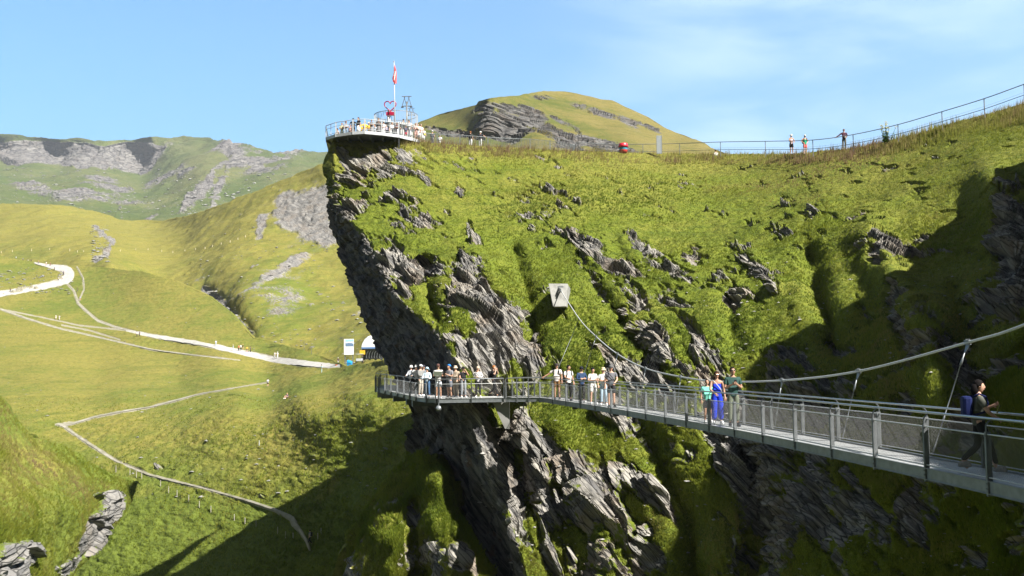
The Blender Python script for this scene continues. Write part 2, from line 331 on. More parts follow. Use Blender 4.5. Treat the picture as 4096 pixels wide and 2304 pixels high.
def cliff_rock(px, py):
    r = np.zeros_like(px)
    for x, y, rx, ry, a, s in ROCKS: r = np.maximum(r, s*blob(px, py, x, y, rx, ry, a)) + 0.12*s*blob(px, py, x, y, rx*1.4, ry*1.4, a)
    for x, y, rx, ry, a, s in GRASSP: r -= s*blob(px, py, x, y, rx, ry, a)
    ax = np.interp(py, ARETE[:, 1], ARETE[:, 0]); r = np.maximum(r, 1.25*ss(ax-px, -5, 4)*ss(py, 185, 215))
    r -= .12*ss(px, 560, 640)*ss(py, 250, 215)
    r -= .5*ss(-(py-np.interp(px, [x for x, _ in RIDGE], [y for _, y in RIDGE])), -9, -2)
    return r
def cliff_dry(px, py):
    tp = np.interp(px, [x for x, _ in RIDGE], [y for _, y in RIDGE])
    r = .55*ss(-(py-tp), -22, -2)+.2*ss(-(py-tp), -70, -10)
    return r
def slabs(s, t, y, k, seed, tl=.22):
    """shingled beds: each bed juts out along its lower edge and is broken across"""
    ph = s*k+vnoise(np.stack([s*k*.35, t*k*.16, y*.25], -1), seed)*.9
    L_ = np.floor(ph); fr = ph-L_
    q = np.stack([L_*3.71+.5, t*k*tl+_h(L_.astype(np.int64), L_.astype(np.int64)*0, L_.astype(np.int64)*0, seed)*9, y*k*tl*1.2], -1)
    f1, f2, c = worley(q, seed+3)
    e = ss(f2-f1, 0, .12)
    return ((1-fr)**1.2*(.35+.65*c)+(c-.5)*.55)*e+(e-1)*.12
def cliff_disp(P, n, rock, pth, px, py):
    s, t = bedding(P, 38, 57, 16, -10, .02, (0, 5))
    wob = fbm(P*.12, 3, 5); s2_ = s+wob*.7
    big = fbm(np.stack([s2_*.6, t*.14, P[:, 1]*.25], -1), 3, 21)
    med = fbm(np.stack([s2_*1.9, t*.5, P[:, 1]*.7], -1), 3, 23)
    rk = rock+.34*big+.42*med+.09+.10*vnoise(P*2.2, 24)
    rm = ss(rk, .42, .52)
    ax = np.interp(py, ARETE[:, 1], ARETE[:, 0]); face = ss(ax-px, -2, 8)
    dr = slabs(s2_, t, P[:, 1], .80, 31)*.62+slabs(s2_+7, t, P[:, 1], 2.4, 41, .16)*.36+vnoise(np.stack([s2_*9, t*1.2, P[:, 1]*1.2], -1), 52)*.07+big*.35
    dr = dr+slabs(s2_+3, t, P[:, 1], 5.5, 47, .14)*.13
    dr = dr+face*((worley(np.stack([s2_*1.3, t*.35, P[:, 1]*.6], -1), 81)[2]-.5)*.8+fbm(np.stack([s2_*3, t*.8, P[:, 1]*1.4], -1), 3, 82)*.25)
    dr = dr*(1-.42*face)*(.45+.55*ss(py, 150, 185))-.25
    lump = fbm(P*.30, 3, 61)*.30+np.abs(fbm(P*.9, 3, 62))*.16
    tus = (1-worley(P*1.9, 71)[0])*.08
    stepe = ss(vnoise(np.stack([P[:, 0]*.25, P[:, 1]*.25, P[:, 2]*.9], -1), 63), -.2, .5)*.14
    amp = ss(py, 150, 240)
    dg = lump*(.3+.7*amp)+tus*(.5+.5*amp)+stepe*amp
    edgeband = np.exp(-((rk-.40)/.07)**2)
    return dr*rm+dg*(1-rm)-edgeband*.25, rk
terrain('hillside', M_cliff, RIDGE, cl, 334, 1130, 612, 1050, 640, rockf=cliff_rock, dryf=cliff_dry, disp=cliff_disp, strokes=STR, slate_shadef=lambda px, py: .05+ss(np.interp(py, ARETE[:, 1], ARETE[:, 0])-px, -6, 6)*ss(py, 190, 215)*.95+.8*blob(px, py, 428, 285, 6, 30), dfun=cliff_depth, left=SIL, back=9, leftback=(6, 8, -2))  # mask paints overhang face and gully darker, slate tone and shade together

# off to the right the slope swings round towards the viewer; its crest shades the right of the scene
Tc = TER['hillside']
sh_pts = [(1010,172,9),(993,195,12),(962,228,14),(930,262,17),(892,300,20),(850,325,23),(815,340,26),(778,352,29),(772,385,31),(745,440,34),(722,470,36),(702,500,38),(700,560,41),(700,600,44)]
crest = []
for x, y, t_ in sh_pts:
    crest.append(np.array(ground('hillside', x, y))+np.array(SUN)*t_)
crest += [np.array(c_) for c_ in ((28, 15, 18.0), (25.5, 9.5, 17.5), (24.1, 6.4, 18.2), (23.2, 2, 20), (22.5, -6, 22), (20, -30, 23))]
for c_ in crest[:13]: c_[2] += 1.1
CR = np.array(crest); tt_ = np.linspace(0, len(CR)-1, 260); CR = np.stack([np.interp(tt_, range(len(CR)), CR[:, i]) for i in range(3)], -1)
CR[:, 2] += fbm(CR*.35, 3, 77)*.8
OFF = [(-9, -1, -34), (-7.5, 0, -24), (-6, 0, -14), (-4.2, 0, -8), (-2.4, 0, -4), (-1, 0, -1.6), (0, 0, 0), (2, 0, .6), (6, 1, 1.5), (14, 2, 3), (30, 4, 3)]
tt2 = np.linspace(0, len(OFF)-1, 110); OF = np.stack([np.interp(tt2, range(len(OFF)), [o[i] for o in OFF]) for i in range(3)], -1)
SG = CR[None]+OF[:, None]; sh_ = SG.shape[:2]; Pq = SG.reshape(-1, 3); dq = fbm(Pq*.25, 4, 78)*.9*np.repeat(ss(np.abs(tt2-6), .2, 2), sh_[1])
Pq = Pq+np.stack([dq, dq*0, dq*.4], -1)
np_mesh('rock_slope', Pq, grid_faces(*sh_), M_cliff, dict(rock=.35+.3*fbm(Pq*.2, 3, 79), dry=np.zeros(len(Pq)), path=np.zeros(len(Pq))), False, 'structure')

# ------------------------------------------------------------------ grassy spur at the foot of the overhang
def spur_disp(P, n, rock, pth, px, py):
    big = fbm(np.stack([P[:, 0]*.5, P[:, 1]*.2, P[:, 2]*.25], -1), 3, 91)
    rk = rock+.45*fbm(np.stack([P[:, 0]*.9, P[:, 1]*.5, P[:, 2]*.35], -1), 3, 92)
    rm = ss(rk, .42, .54)
    return big*.6+fbm(P*.9, 3, 93)*.25+rm*slabs(P[:, 2]*.6+P[:, 0]*.8, P[:, 2], P[:, 1], 1.2, 94)*.5, rk
SPT = [(330, 600), (337, 576), (344, 553), (352, 530), (363, 515), (374, 502), (385, 489), (396, 477), (405, 466), (414, 457), (424, 453), (436, 458), (447, 470), (455, 482), (462, 500), (470, 525), (478, 550), (487, 580), (500, 640), (540, 660)]
spc = [(337, 576, 57), (374, 502, 59), (396, 477, 59), (415, 457, 58), (436, 458, 55.5), (455, 482, 53.5), (430, 480, 53.5), (440, 520, 51), (400, 510, 54), (380, 540, 53.5), (440, 560, 49), (400, 600, 50.5), (460, 600, 48), (350, 600, 54), (487, 580, 49.5), (470, 530, 51)]
terrain('grassy_spur', M_cliff, SPT, spc, 331, 520, 640, 330, 300, rockf=lambda px, py: .12+.62*blob(px, py, 425, 556, 16, 26)+.5*blob(px, py, 455, 560, 10, 26)+.5*blob(px, py, 350, 570, 10, 20)+.45*blob(px, py, 412, 518, 6, 12), dryf=lambda px, py: px*0+.25,
        disp=spur_disp, strokes=[([(414, 505), (418, 600)], -2.2, 6), ([(440, 480), (446, 530), (452, 600)], 1.1, 13), ([(388, 520), (386, 600)], 1.3, 14)], back=10, backn=6)

# ------------------------------------------------------------------ meadow with the paths
ROAD = [(-8, 296.5, 2.6), (0, 294, 2.6), (20, 291, 2.6), (45, 286, 2.9), (60, 282.5, 3.6), (68, 278, 4.2), (69.5, 273.5, 4.6), (64, 269, 4.4), (55, 266, 3.2), (45, 264.6, 1.8), (35, 262.6, 1.0)]
WALK = [(126, 330.5, .8), (139, 333.2, 1.3), (152, 336, 1.8), (175, 339.5, 1.8), (200, 343.5, 1.9), (228, 349.5, 2.4), (250, 354.5, 2.9), (275, 360, 2.9), (300, 362.8, 2.8), (330, 366, 2.2), (340, 366.3, 1.5)]
TRAIL = [(66, 282.5, .9), (74, 291, 1.1), (78, 303, 1.3), (85, 310, 1.3), (98, 321, 1.2), (115, 327, 1.0), (132, 331.5, 1.0), (145, 335, 1.2)]
FORK = [(77, 267, .6), (83, 278, .7), (84, 290, .6), (79, 300, .6)]
TRACK = [(0, 309, 1.0), (25, 318, .9), (60, 329, .8), (100, 338, .7), (150, 349, .7), (200, 356, .6), (240, 361, .4)]
TRACK2 = [(0, 309, .5), (40, 317, .5), (80, 326, .6), (126, 330.5, .7)]
TRACK3 = [(62, 325.5, .6), (90, 331, .7), (120, 340, .5)]
ZIG = [(268, 382, .4), (235, 388, .5), (200, 394, .6), (170, 402, 1.2), (150, 407, .8), (125, 411, 1.1), (95, 417, 1.0), (75, 423, 1.3), (62, 425.5, 1.7)]
ZIG2 = [(56, 424.5, .8), (62, 425.5, 1.9), (80, 438, 1.5), (100, 451, 1.8), (118, 462, 1.4), (150, 475, 1.3), (190, 485, 1.3), (220, 493, 1.3), (250, 501.5, 1.4), (275, 510, 1.8), (291, 518, 2.6), (294, 524, 3.0)]
ZIG3 = [(294, 524, 2.6), (300, 531, 2.0), (306, 541, 1.4), (309, 550, .6)]
PATHS = [('road', ROAD), ('path', WALK), ('trail', TRAIL), ('trail', FORK), ('trail', TRACK), ('trail', TRACK2), ('trail', TRACK3), ('trail', ZIG), ('trail', ZIG2), ('trail', ZIG3)]
def path_attr(px, py):
    r = np.zeros_like(px)
    for nm, P in PATHS:
        ds, tt = seg_dist(px, py, P); w = np.interp(tt*(len(P)-1), range(len(P)), [p[2] for p in P])
        r = np.maximum(r, 1-ss(ds, w*.55, w*1.5+.5))
    return r
M3T = s2([(-60, 640), (0, 643), (60, 655), (120, 664), (250, 672), (360, 683), (450, 708), (530, 745), (580, 785), (615, 825), (640, 850), (700, 864), (760, 880), (840, 908), (870, 921), (905, 917), (960, 911), (1060, 898), (1200, 880)])
m3c = [(0,255,450),(48,264,430),(100,267,410),(150,273,370),(210,296,330),(240,325,290),(256,340,270),(300,351,240),(335,362,212),(350,366,175),(382,362,145),(420,358,130),(0,295,385),(70,285,395),(70,272,410),(70,305,360),(0,330,320),(60,340,305),(140,335,300),(200,345,270),(100,370,255),(0,370,250),(180,380,232),(250,362,250),(268,385,215),(292,372,215),(320,372,195),(300,400,141),(300,430,134),(300,460,127),(300,490,121.5),(300,520,117),(300,550,114),(300,600,110),(350,388,134),(350,400,128.5),(350,430,122.5),(350,460,118.8),(350,490,114.8),(350,520,112.5),(350,550,110),(350,600,107),(400,385,124),(400,400,119),(400,430,112.5),(400,460,108.5),(400,490,106),(400,550,103),(400,600,101),(240,400,165),(240,430,148),(240,460,137),(240,490,129.5),(240,520,124),(240,550,119),(240,600,113),(180,400,184),(180,430,160),(180,460,146),(180,490,137),(180,520,130),(180,550,125),(180,600,118),(120,400,192),(120,430,168),(120,460,153),(120,490,143.5),(120,520,136),(120,550,130),(120,600,122),(60,400,196),(60,430,173),(60,460,158),(60,490,149),(60,550,136),(60,600,128),(0,400,197),(0,430,175),(0,490,152),(0,600,132),(450,400,112),(450,460,101),(450,550,97)]
def meadow_disp(P, n, rock, pth, px, py):
    near = ss(py, 385, 440)
    tus = np.abs(fbm(np.stack([P[:, 0]*.35, P[:, 1]*.35, P[:, 2]*1.1], -1), 3, 101))
    rk = rock+.35*fbm(P*.25, 3, 102)*ss(rock, .05, .3)
    ter_ = vnoise(np.stack([P[:, 0]*.12, P[:, 1]*.12, P[:, 2]*1.6], -1), 104)
    dv = (fbm(P*.04, 3, 103)*.35+tus*(.15+.18*near)+ter_*.12*near+fbm(P*.7, 2, 105)*.12)*(1-pth*.95)
    rm = ss(rk, .4, .55); dv = dv+rm*(np.abs(fbm(P*.5, 3, 106))*.9)-np.exp(-((rk-.42)/.06)**2)*.5*ss(rock, .05, .3)
    return dv, rk
def m3rock(px, py):
    r = 0
    for x, y, rx, ry, a, q in [(155, 466, 10, 3.5, 10, .55), (172, 470, 5, 2, 10, .45), (212, 484, 10, 3, 12, .5), (258, 495, 9, 3.5, 12, .5), (272, 419, 6, 2.5, 0, .42), (30, 288, 16, 3, -10, .5), (12, 292, 14, 3, -10, .5), (60, 275, 6, 6, 0, .4), (125, 462, 5, 2, 0, .3)]:
        r = r+q*blob(px, py, x, y, rx, ry, a)
    return r
def m3dry(px, py):
    r = .30-.5*ss(py, 400, 560)+.25*blob(px, py, 160, 305, 60, 22, 30)+.3*blob(px, py, 60, 360, 80, 26)+.25*blob(px, py, 150, 430, 100, 22, 10)+.3*blob(px, py, 250, 360, 70, 8, 12)-.3*blob(px, py, 300, 385, 60, 10, -20)-.4*ss(py, 490, 520)*ss(200-px, -150, 60)
    return r
terrain('meadow', M_meadow, M3T, m3c, -14, 470, 640, 700, 620, rockf=m3rock, dryf=m3dry, pathf=path_attr, disp=meadow_disp, back=18, backn=5, smooth=True, smooth_tps=1e-2)

# ------------------------------------------------------------------ nearer slope with slabs, bottom left
M5T = [(-40, 360), (-14, 384), (0, 401), (11, 415), (28, 433), (49, 444), (78, 457), (97, 469), (118, 476), (137, 482), (160, 486)]
M5R = [(360, 137), (482, 138), (496, 133), (515, 122), (532, 108), (550, 92), (576, 72), (640, 30)]
M5R = [(b, a) for a, b in M5R]
m5c = [(0, 401, 92), (49, 444, 98), (97, 469, 104), (137, 482, 108), (120, 510, 104), (90, 550, 97), (70, 576, 93), (0, 480, 80), (50, 500, 86), (0, 576, 74), (40, 560, 82), (0, 640, 70)]
def m5_disp(P, n, rock, pth, px, py):
    rk = rock+.40*fbm(np.stack([P[:, 0]*.5, P[:, 1]*.3, P[:, 2]*.5], -1), 3, 111)*ss(rock, .05, .3)
    rm = ss(rk, .42, .5); f1, f2, c = worley(np.stack([(P[:, 0]-P[:, 2])*.35, P[:, 1]*.25, (P[:, 2]+P[:, 0])*.22], -1), 113)
    return (fbm(P*.25, 4, 112)*.4+np.abs(fbm(P*1.0, 2, 114))*.25)*(1-rm)+rm*(c*.9*ss(f2-f1, 0, .1)+slabs(P[:, 2]+P[:, 0]*.3, P[:, 0], P[:, 1], .8, 115)*.3), rk
def m5_rock(px, py):
    r = 0
    for x, y, rx, ry, a, q in [(103, 514, 30, 9, -52, 1.0), (84, 545, 22, 11, -58, .95), (112, 505, 12, 12, 0, .7), (62, 568, 14, 9, -30, .8), (20, 552, 22, 13, 10, .95), (14, 574, 20, 9, 20, .8), (0, 566, 8, 20, 0, .7), (105, 496, 12, 3, 0, .5)]:
        r = r+q*blob(px, py, x, y, rx, ry, a)
    return r-.5*blob(px, py, 96, 530, 3, 16, 20)
terrain('near_slope', M_meadow, M5T, m5c, -14, 140, 640, 260, 380, right=M5R, rockf=m5_rock, dryf=lambda px, py: .35*blob(px, py, 60, 470, 70, 14, 25)+.25*blob(px, py, 20, 490, 30, 30)-.15, disp=m5_disp, back=1.2, backn=3)

# ------------------------------------------------------------------ hills behind the meadow
M2T = s2([(-60, 512), (0, 512), (80, 513), (180, 518), (250, 538), (300, 554), (400, 557), (480, 541), (600, 501), (700, 457), (780, 425), (825, 405), (900, 380), (1100, 330)])
m2c = [(0,204,820),(60,204,800),(100,214,790),(120,220,780),(160,222,760),(200,212,650),(240,196,590),(280,180,560),(330,155,540),(400,140,540),(0,240,640),(50,262,520),(150,260,520),(110,268,430),(240,290,360),(200,300,400),(300,230,465),(330,230,450),(365,230,440),(350,300,335),(300,300,345),(300,340,285),(250,340,300),(340,360,235),(380,365,205),(390,400,190),(250,333,310),(225,300,370),(150,300,430),(0,300,480),(100,300,450),(320,400,215),(200,400,330),(0,400,400)]
def m2rock(px, py):
    r = 1.1*blob(px, py, 318, 205, 22, 26, 10)+.85*blob(px, py, 300, 222, 24, 18, 30)+.6*blob(px, py, 285, 205, 10, 16, 20)+.95*blob(px, py, 261, 226, 5, 13, 15)+.6*blob(px, py, 326, 240, 12, 12)
    r = np.minimum(r, 1.1)
    for pts, w, q in [([(95, 227), (103, 235), (113, 243), (108, 252), (95, 258)], 2.6, .85), ([(205, 290), (220, 302), (236, 315), (246, 328), (250, 336)], 3.6, .8), ([(318, 250), (285, 268), (262, 280), (240, 296), (225, 306)], 5, .52), ([(262, 345), (248, 336)], 2, .5)]:
        ds, tt = seg_dist(px, py, pts); r = np.maximum(r, q*np.exp(-(ds/w)**2))
    r = r+.18*blob(px, py, 290, 290, 50, 40)
    return r
def m2dry(px, py): return .50+.25*blob(px, py, 110, 240, 120, 22)+.3*blob(px, py, 60, 225, 40, 10)-.35*blob(px, py, 290, 300, 55, 50)+.3*blob(px, py, 220, 235, 60, 20, -25)-.25*blob(px, py, 30, 255, 50, 8)+.3*blob(px, py, 300, 352, 80, 10, 8)+.25*ss(-(py-np.interp(px, [p[0] for p in M2T], [p[1] for p in M2T])), -12, 0)
def m2_disp(P, n, rock, pth, px, py):
    st = fbm(P*.045, 3, 123); rk = rock+.33*fbm(P*.09, 4, 121)+.10*ss(py, 250, 300); rm = ss(rk, .42, .55)
    lay = vnoise(np.stack([P[:, 0]*.05, P[:, 1]*.05, (P[:, 2]-P[:, 0]*.28)*.55], -1), 122)
    bould = ss(worley(P*.22, 126)[2], .93, .97)*(1-ss(worley(P*.22, 126)[0], .1, .4))
    rk = np.maximum(rk, bould*.9*ss(px, 190, 240))
    return st*1.6+fbm(P*.2, 3, 124)*.4+rm*(lay*1.3+np.abs(fbm(P*.25, 3, 125))*.8)+bould*.8, rk
terrain('mid_hills', M_meadow, M2T, m2c, -14, 440, 412, 640, 420, rockf=m2rock, dryf=m2dry, disp=m2_disp, back=60, backn=6, strokes=[([(205, 290), (236, 315), (250, 336)], -6, 6), ([(95, 227), (113, 243), (95, 258)], -7, 5)], smooth=True)

# ------------------------------------------------------------------ far mountains
M1T = s2([(-60, 332), (0, 335), (40, 339), (75, 347), (120, 347), (200, 351), (265, 357), (300, 351), (330, 353), (385, 351), (430, 349), (480, 347), (510, 349), (560, 354), (610, 362), (650, 372), (690, 385), (740, 381), (825, 387), (900, 392), (1000, 398)])
m1c = [(0,133,2650),(60,139,2620),(105,141,2600),(150,139,2610),(200,139,2580),(250,146,2400),(300,152,2400),(400,158,2400),(0,163,2600),(60,164,2580),(120,170,2500),(140,176,2500),(165,150,2560),(0,185,1950),(60,188,1900),(130,200,1800),(0,206,1550),(100,215,1450),(160,225,1350),(200,180,1900),(200,215,1450),(250,165,2150),(250,195,1700),(300,170,2000),(300,190,1700),(350,170,2000),(0,260,1100),(150,260,1100),(300,260,1200),(400,220,1500)]
def m1rock(px, py):
    tb = np.interp(px, [0, 15, 30, 80, 106, 125, 145, 165], [141, 141, 141, 142, 146, 142, 142, 144]); bb = np.interp(px, [0, 20, 60, 100, 118, 130, 141, 150, 158, 166], [163, 165, 165, 168, 167, 173, 176, 170, 156, 145])
    r = 1.2*ss(py-tb, -1, 1.5)*ss(bb-py, -2, 1)*ss(170-px, 0, 8)
    for x, y, rx, ry, a, q in [(110, 185, 30, 12, 20, .50), (30, 186, 26, 7, 12, .46), (70, 195, 40, 8, 0, .38), (235, 155, 24, 10, 35, .80), (255, 165, 16, 8, 30, .66), (268, 160, 18, 7, 25, .5), (275, 160, 20, 20, 0, .28), (150, 182, 16, 5, -50, .45), (165, 175, 20, 6, -25, .58), (185, 172, 14, 6, -30, .52), (205, 185, 30, 4, -55, .72), (190, 200, 24, 4, -55, .55), (222, 180, 20, 4, -60, .62), (215, 195, 12, 4, -80, .55), (160, 150, 14, 4, -50, .7), (145, 220, 24, 2.5, -30, .4), (120, 205, 14, 3, 80, .42), (290, 155, 14, 6, 0, .4), (170, 142, 12, 3, 0, .4)]:
        r = np.maximum(r, q*blob(px, py, x, y, rx, ry, a))+.05*q*blob(px, py, x, y, rx*1.5, ry*1.5, a)
    return r
def m1_disp(P, n, rock, pth, px, py):
    rk = rock+.34*fbm(P*.012, 5, 131, .65)+.07; rm = ss(rock, .7, 1.0); rm2 = ss(rk, .42, .55)
    buttr = fbm(np.stack([P[:, 0]*.012, P[:, 1]*0, P[:, 2]*.002], -1), 4, 133)
    lay = vnoise(np.stack([P[:, 0]*.004, P[:, 1]*.004, P[:, 2]*.07], -1), 132)
    gul = fbm(np.stack([P[:, 0]*.010+P[:, 2]*.004, P[:, 1]*.003, P[:, 2]*.001], -1), 3, 134)
    return rm*(buttr*13+lay*8)+gul*9*(1-rm)+fbm(P*.02, 4, 135)*5+rm2*np.abs(fbm(P*.05, 3, 136))*6, rk
terrain('mountains', M_far, M1T, m1c, -20, 420, 262, 680, 260, rockf=m1rock, dryf=lambda px, py: .15+.55*blob(px, py, 205, 168, 24, 12)+.8*blob(px, py, 220, 172, 40, 5, -5)+.6*blob(px, py, 262, 172, 22, 4), disp=m1_disp, back=600, backn=6, smooth=True)

# ------------------------------------------------------------------ domed hill behind the ridge
M7T = s2([(980, 330), (1050, 309), (1100, 290), (1150, 276), (1200, 263), (1207, 253), (1260, 245), (1300, 241), (1345, 232), (1385, 229), (1420, 231), (1460, 237), (1540, 256), (1620, 289), (1670, 320), (1700, 333), (1750, 352), (1790, 372), (1850, 400), (1900, 425)])
m7c = [(400,130,330),(440,114,325),(478,102,300),(480,99,285),(520,96,300),(552,91,330),(600,98,340),(645,116,340),(680,135,330),(720,152,310),(420,140,285),(470,130,282),(480,115,276),(495,105,280),(480,130,274),(500,140,268),(530,112,285),(540,135,262),(560,118,290),(560,148,252),(600,125,295),(600,150,250),(640,140,280),(640,155,245),(700,155,280),(450,160,250),(550,170,235),(650,170,235),(740,175,250)]
def m7rock(px, py):
    r = 0
    for x, y, rx, ry, a, q in [(487, 118, 11, 16, 0, 1.1), (505, 126, 30, 16, 15, 1.2), (508, 108, 24, 5, 15, .7), (532, 118, 20, 12, 40, 1.0), (548, 132, 26, 8, 25, .85), (565, 141, 34, 9, 12, .9), (600, 146, 36, 8, 14, .95), (625, 151, 22, 5, 15, .8), (440, 131, 20, 3.5, 12, .8), (470, 137, 22, 5, 12, .7), (520, 136, 10, 6, 0, .6), (540, 98, 16, 3, 8, .6), (560, 122, 22, 4, 40, .55), (578, 107, 14, 4, 12, .65), (600, 113, 20, 3.5, 18, .7), (628, 121, 18, 4, 25, .7), (650, 128, 16, 3, 28, .8), (575, 130, 20, 4, 40, .5)]:
        r = np.maximum(r, q*blob(px, py, x, y, rx, ry, a))
    return r-.5*blob(px, py, 540, 142, 16, 4)
def m7_disp(P, n, rock, pth, px, py):
    s, t = bedding(P, 20, 20, 100, 0, .05, (0, 40)); rk = rock+.28*fbm(np.stack([s*.25, t*.06, P[:, 1]*.08], -1), 4, 141)+.03; rm = ss(rk, .42, .52)
    return fbm(P*.05, 3, 143)*.9*(1-rm)+rm*(slabs(s, t, P[:, 1], .16, 144)*1.6+slabs(s, t, P[:, 1], .45, 145)*1.1-.5), rk
m7c = [(a_, b_, c_*1.6) for a_, b_, c_ in m7c]
terrain('domed_hill', M_dome, M7T, m7c, 395, 760, 172, 640, 200, rockf=m7rock, dryf=lambda px, py: .25+.75*ss(-(py-np.interp(px, [p[0] for p in M7T], [p[1] for p in M7T])), -12, 0)*ss(px, 500, 560)+.5*blob(px, py, 620, 132, 60, 8, 22)-.2*blob(px, py, 520, 102, 50, 8)+.35*ss(px, 600, 680)-.1, disp=m7_disp, back=50, backn=6)

# ------------------------------------------------------------------ wide base ground under everything, out to the horizon
g_ = np.linspace(-1, 1, 60); GX, GY = np.meshgrid(np.sign(g_)*np.abs(g_)**2*9000, 4200+g_*4700)
GZ = np.full(GX.shape, -75.)-30*np.exp(-((GX/200)**2))+0*GX
np_mesh('valley_floor', np.stack([GX, GY, GZ], -1).reshape(-1, 3), grid_faces(60, 60), M_far, dict(rock=np.zeros(3600), dry=np.zeros(3600)+.2, path=np.zeros(3600)), True, 'structure')

# ------------------------------------------------------------------ draped path surfaces
M_gravel, t, b = nmat('pale_gravel'); co = N(t, 'ShaderNodeNewGeometry').outputs['Position']
t.links.new(mixc(t, rng(t, noise(t, co, .8, 5), .3, .7), (.26, .25, .225), (.36, .345, .32)), b.inputs['Base Color']); b.inputs['Roughness'].default_value = .95
M_dirt, t, b = nmat('trodden_dirt'); co = N(t, 'ShaderNodeNewGeometry').outputs['Position']
t.links.new(mixc(t, rng(t, noise(t, co, .5, 5), .3, .7), (.16, .15, .10), (.28, .26, .21)), b.inputs['Base Color']); b.inputs['Roughness'].default_value = .95
fm = TER['meadow']['f']
def drape(name, pts, mat, wf=1.0):
    P = np.array(pts, float); tt = np.linspace(0, len(P)-1, max(40, int(len(P)*14)))
    def sm(a):
        # Catmull-Rom through the points
        i = np.clip(np.floor(tt).astype(int), 0, len(a)-2); q = tt-i; p0 = a[np.maximum(i-1, 0)]; p1 = a[i]; p2 = a[i+1]; p3 = a[np.minimum(i+2, len(a)-1)]
        return .5*(2*p1+(p2-p0)*q+(2*p0-5*p1+4*p2-p3)*q*q+(3*p1-p0-3*p2+p3)*q**3)
    cx, cy, w = sm(P[:, 0]), sm(P[:, 1]), sm(P[:, 2])*wf
    w = w*(1+.28*vnoise(np.stack([cx*.35, cy*.35, cx*0], -1), 5)); tx, ty = np.gradient(cx), np.gradient(cy); l = np.hypot(tx, ty)+1e-6; nx_, ny_ = -ty/l, tx/l
    j = np.linspace(-1, 1, 7)
    px = cx[:, None]+nx_[:, None]*w[:, None]*j; py = cy[:, None]+ny_[:, None]*w[:, None]*j
    tpm = np.interp(px, [p[0] for p in M3T], [p[1] for p in M3T]); py = np.maximum(py, tpm+.3)
    T = TER['meadow']
    G = atn(px, py, fm(px, py))
    G = G*.9991; G[..., 2] += .06
    np_mesh(name, G.reshape(-1, 3), grid_faces(*px.shape), mat, None, True, 'structure')
drape('road', ROAD, M_gravel); drape('path', WALK, M_gravel)
for P in (TRAIL, FORK, TRACK): drape('trail', P, M_dirt, .6)
for P in (ZIG, ZIG2, ZIG3): drape('trail', P, M_dirt, .62)
# ------------------------------------------------------------------ grass blades
M_grass, t, b = nmat('grass_blades'); tv = N(t, 'ShaderNodeAttribute', attribute_name='tint').outputs['Fac']
rp = N(t, 'ShaderNodeValToRGB'); t.links.new(tv, rp.inputs[0]); el = rp.color_ramp.elements
el[0].position = 0; el[0].color = (.050, .085, .010, 1); el[1].position = 1; el[1].color = (.21, .13, .085, 1)
for p_, c_ in ((.3, (.130, .172, .014)), (.6, (.215, .230, .028)), (.8, (.28, .24, .08))):
    e = el.new(p_); e.color = (*c_, 1)
t.links.new(rp.outputs[0], b.inputs['Base Color']); b.inputs['Roughness'].default_value = .7; b.inputs['Specular IOR Level'].default_value = .2
tr = N(t, 'ShaderNodeBsdfTranslucent'); t.links.new(rp.outputs[0], tr.inputs[0]); ms = N(t, 'ShaderNodeMixShader'); ms.inputs[0].default_value = .42
t.links.new(b.outputs[0], ms.inputs[1]); t.links.new(tr.outputs[0], ms.inputs[2]); t.links.new(ms.outputs[0], t.nodes['Material Output'].inputs[0])
def tufts(name, ter, n, blades, h, w, tintf, maxrock=.40, region=None, lean=.5, hfun=None):
    T = TER[ter]; ny, nx = T['sh']; ok = T['vis'] & (T['rock'] < maxrock) & (T['path'] < .35) & (T['px'] > -12) & (T['px'] < 1045) & (T['py'] < 590)
    if region is not None: ok &= region(T['px'], T['py'])
    idx = np.nonzero(ok)[0]; pick = rs.choice(idx, n); P = T['P'][pick].copy(); sp = T['d'][pick]/F
    P[:, 0] += rs.uniform(-.6, .6, n)*sp; P[:, 2] += rs.uniform(-.2, .2, n)*sp
    patch = fbm(P*.09, 3, 201)*.75+fbm(P*.6, 3, 202)*.55
    tint0 = tintf(P, T['px'][pick], T['py'][pick])+patch*.30
    hs = h*(1+.45*fbm(P*.25, 2, 203))*(hfun(T['px'][pick], T['py'][pick]) if hfun else 1)
    wind = np.stack([.35+0*hs, -.1+0*hs, 0*hs], -1)
    Vs, Tn = [], []
    nr = T['n'][pick]
    for k in range(blades):
        a = rs.uniform(0, 2*np.pi, n); rad = rs.uniform(0, .35, n)*hs
        base = P+np.stack([np.cos(a)*rad, np.sin(a)*rad, -.06*hs], -1)
        hh = hs*rs.uniform(.6, 1.25, n); l = rs.uniform(0, 1, (n, 1))*lean
        dirv = np.stack([np.cos(a), np.sin(a), 0*a], -1)*l+np.array([0, 0, 1.])+nr*.45+wind*.5
        dirv /= np.linalg.norm(dirv, axis=1, keepdims=True)
        a2 = a+rs.uniform(-1, 1, n)+np.pi/2; sd_ = np.stack([np.cos(a2), np.sin(a2), 0*a2], -1)*(w*hh)[:, None]
        tip = base+dirv*hh[:, None]+np.array([0, 0, -1.])*(l[:, 0]*hh*.15)[:, None]
        Vs.append(np.stack([base-sd_, base+sd_, tip], 1)); tv = tint0+rs.uniform(-.12, .12, n); Tn.append(np.repeat(tv, 3).reshape(n, 3))
    V = np.concatenate(Vs).reshape(-1, 3); Tn = np.clip(np.concatenate(Tn).ravel(), 0, 1)
    return np_mesh(name, V, np.arange(len(V)).reshape(-1, 3), M_grass, dict(tint=Tn), False, 'stuff')
def ridge_h(px, py): return -(py-np.interp(px, [p[0] for p in RIDGE], [p[1] for p in RIDGE]))
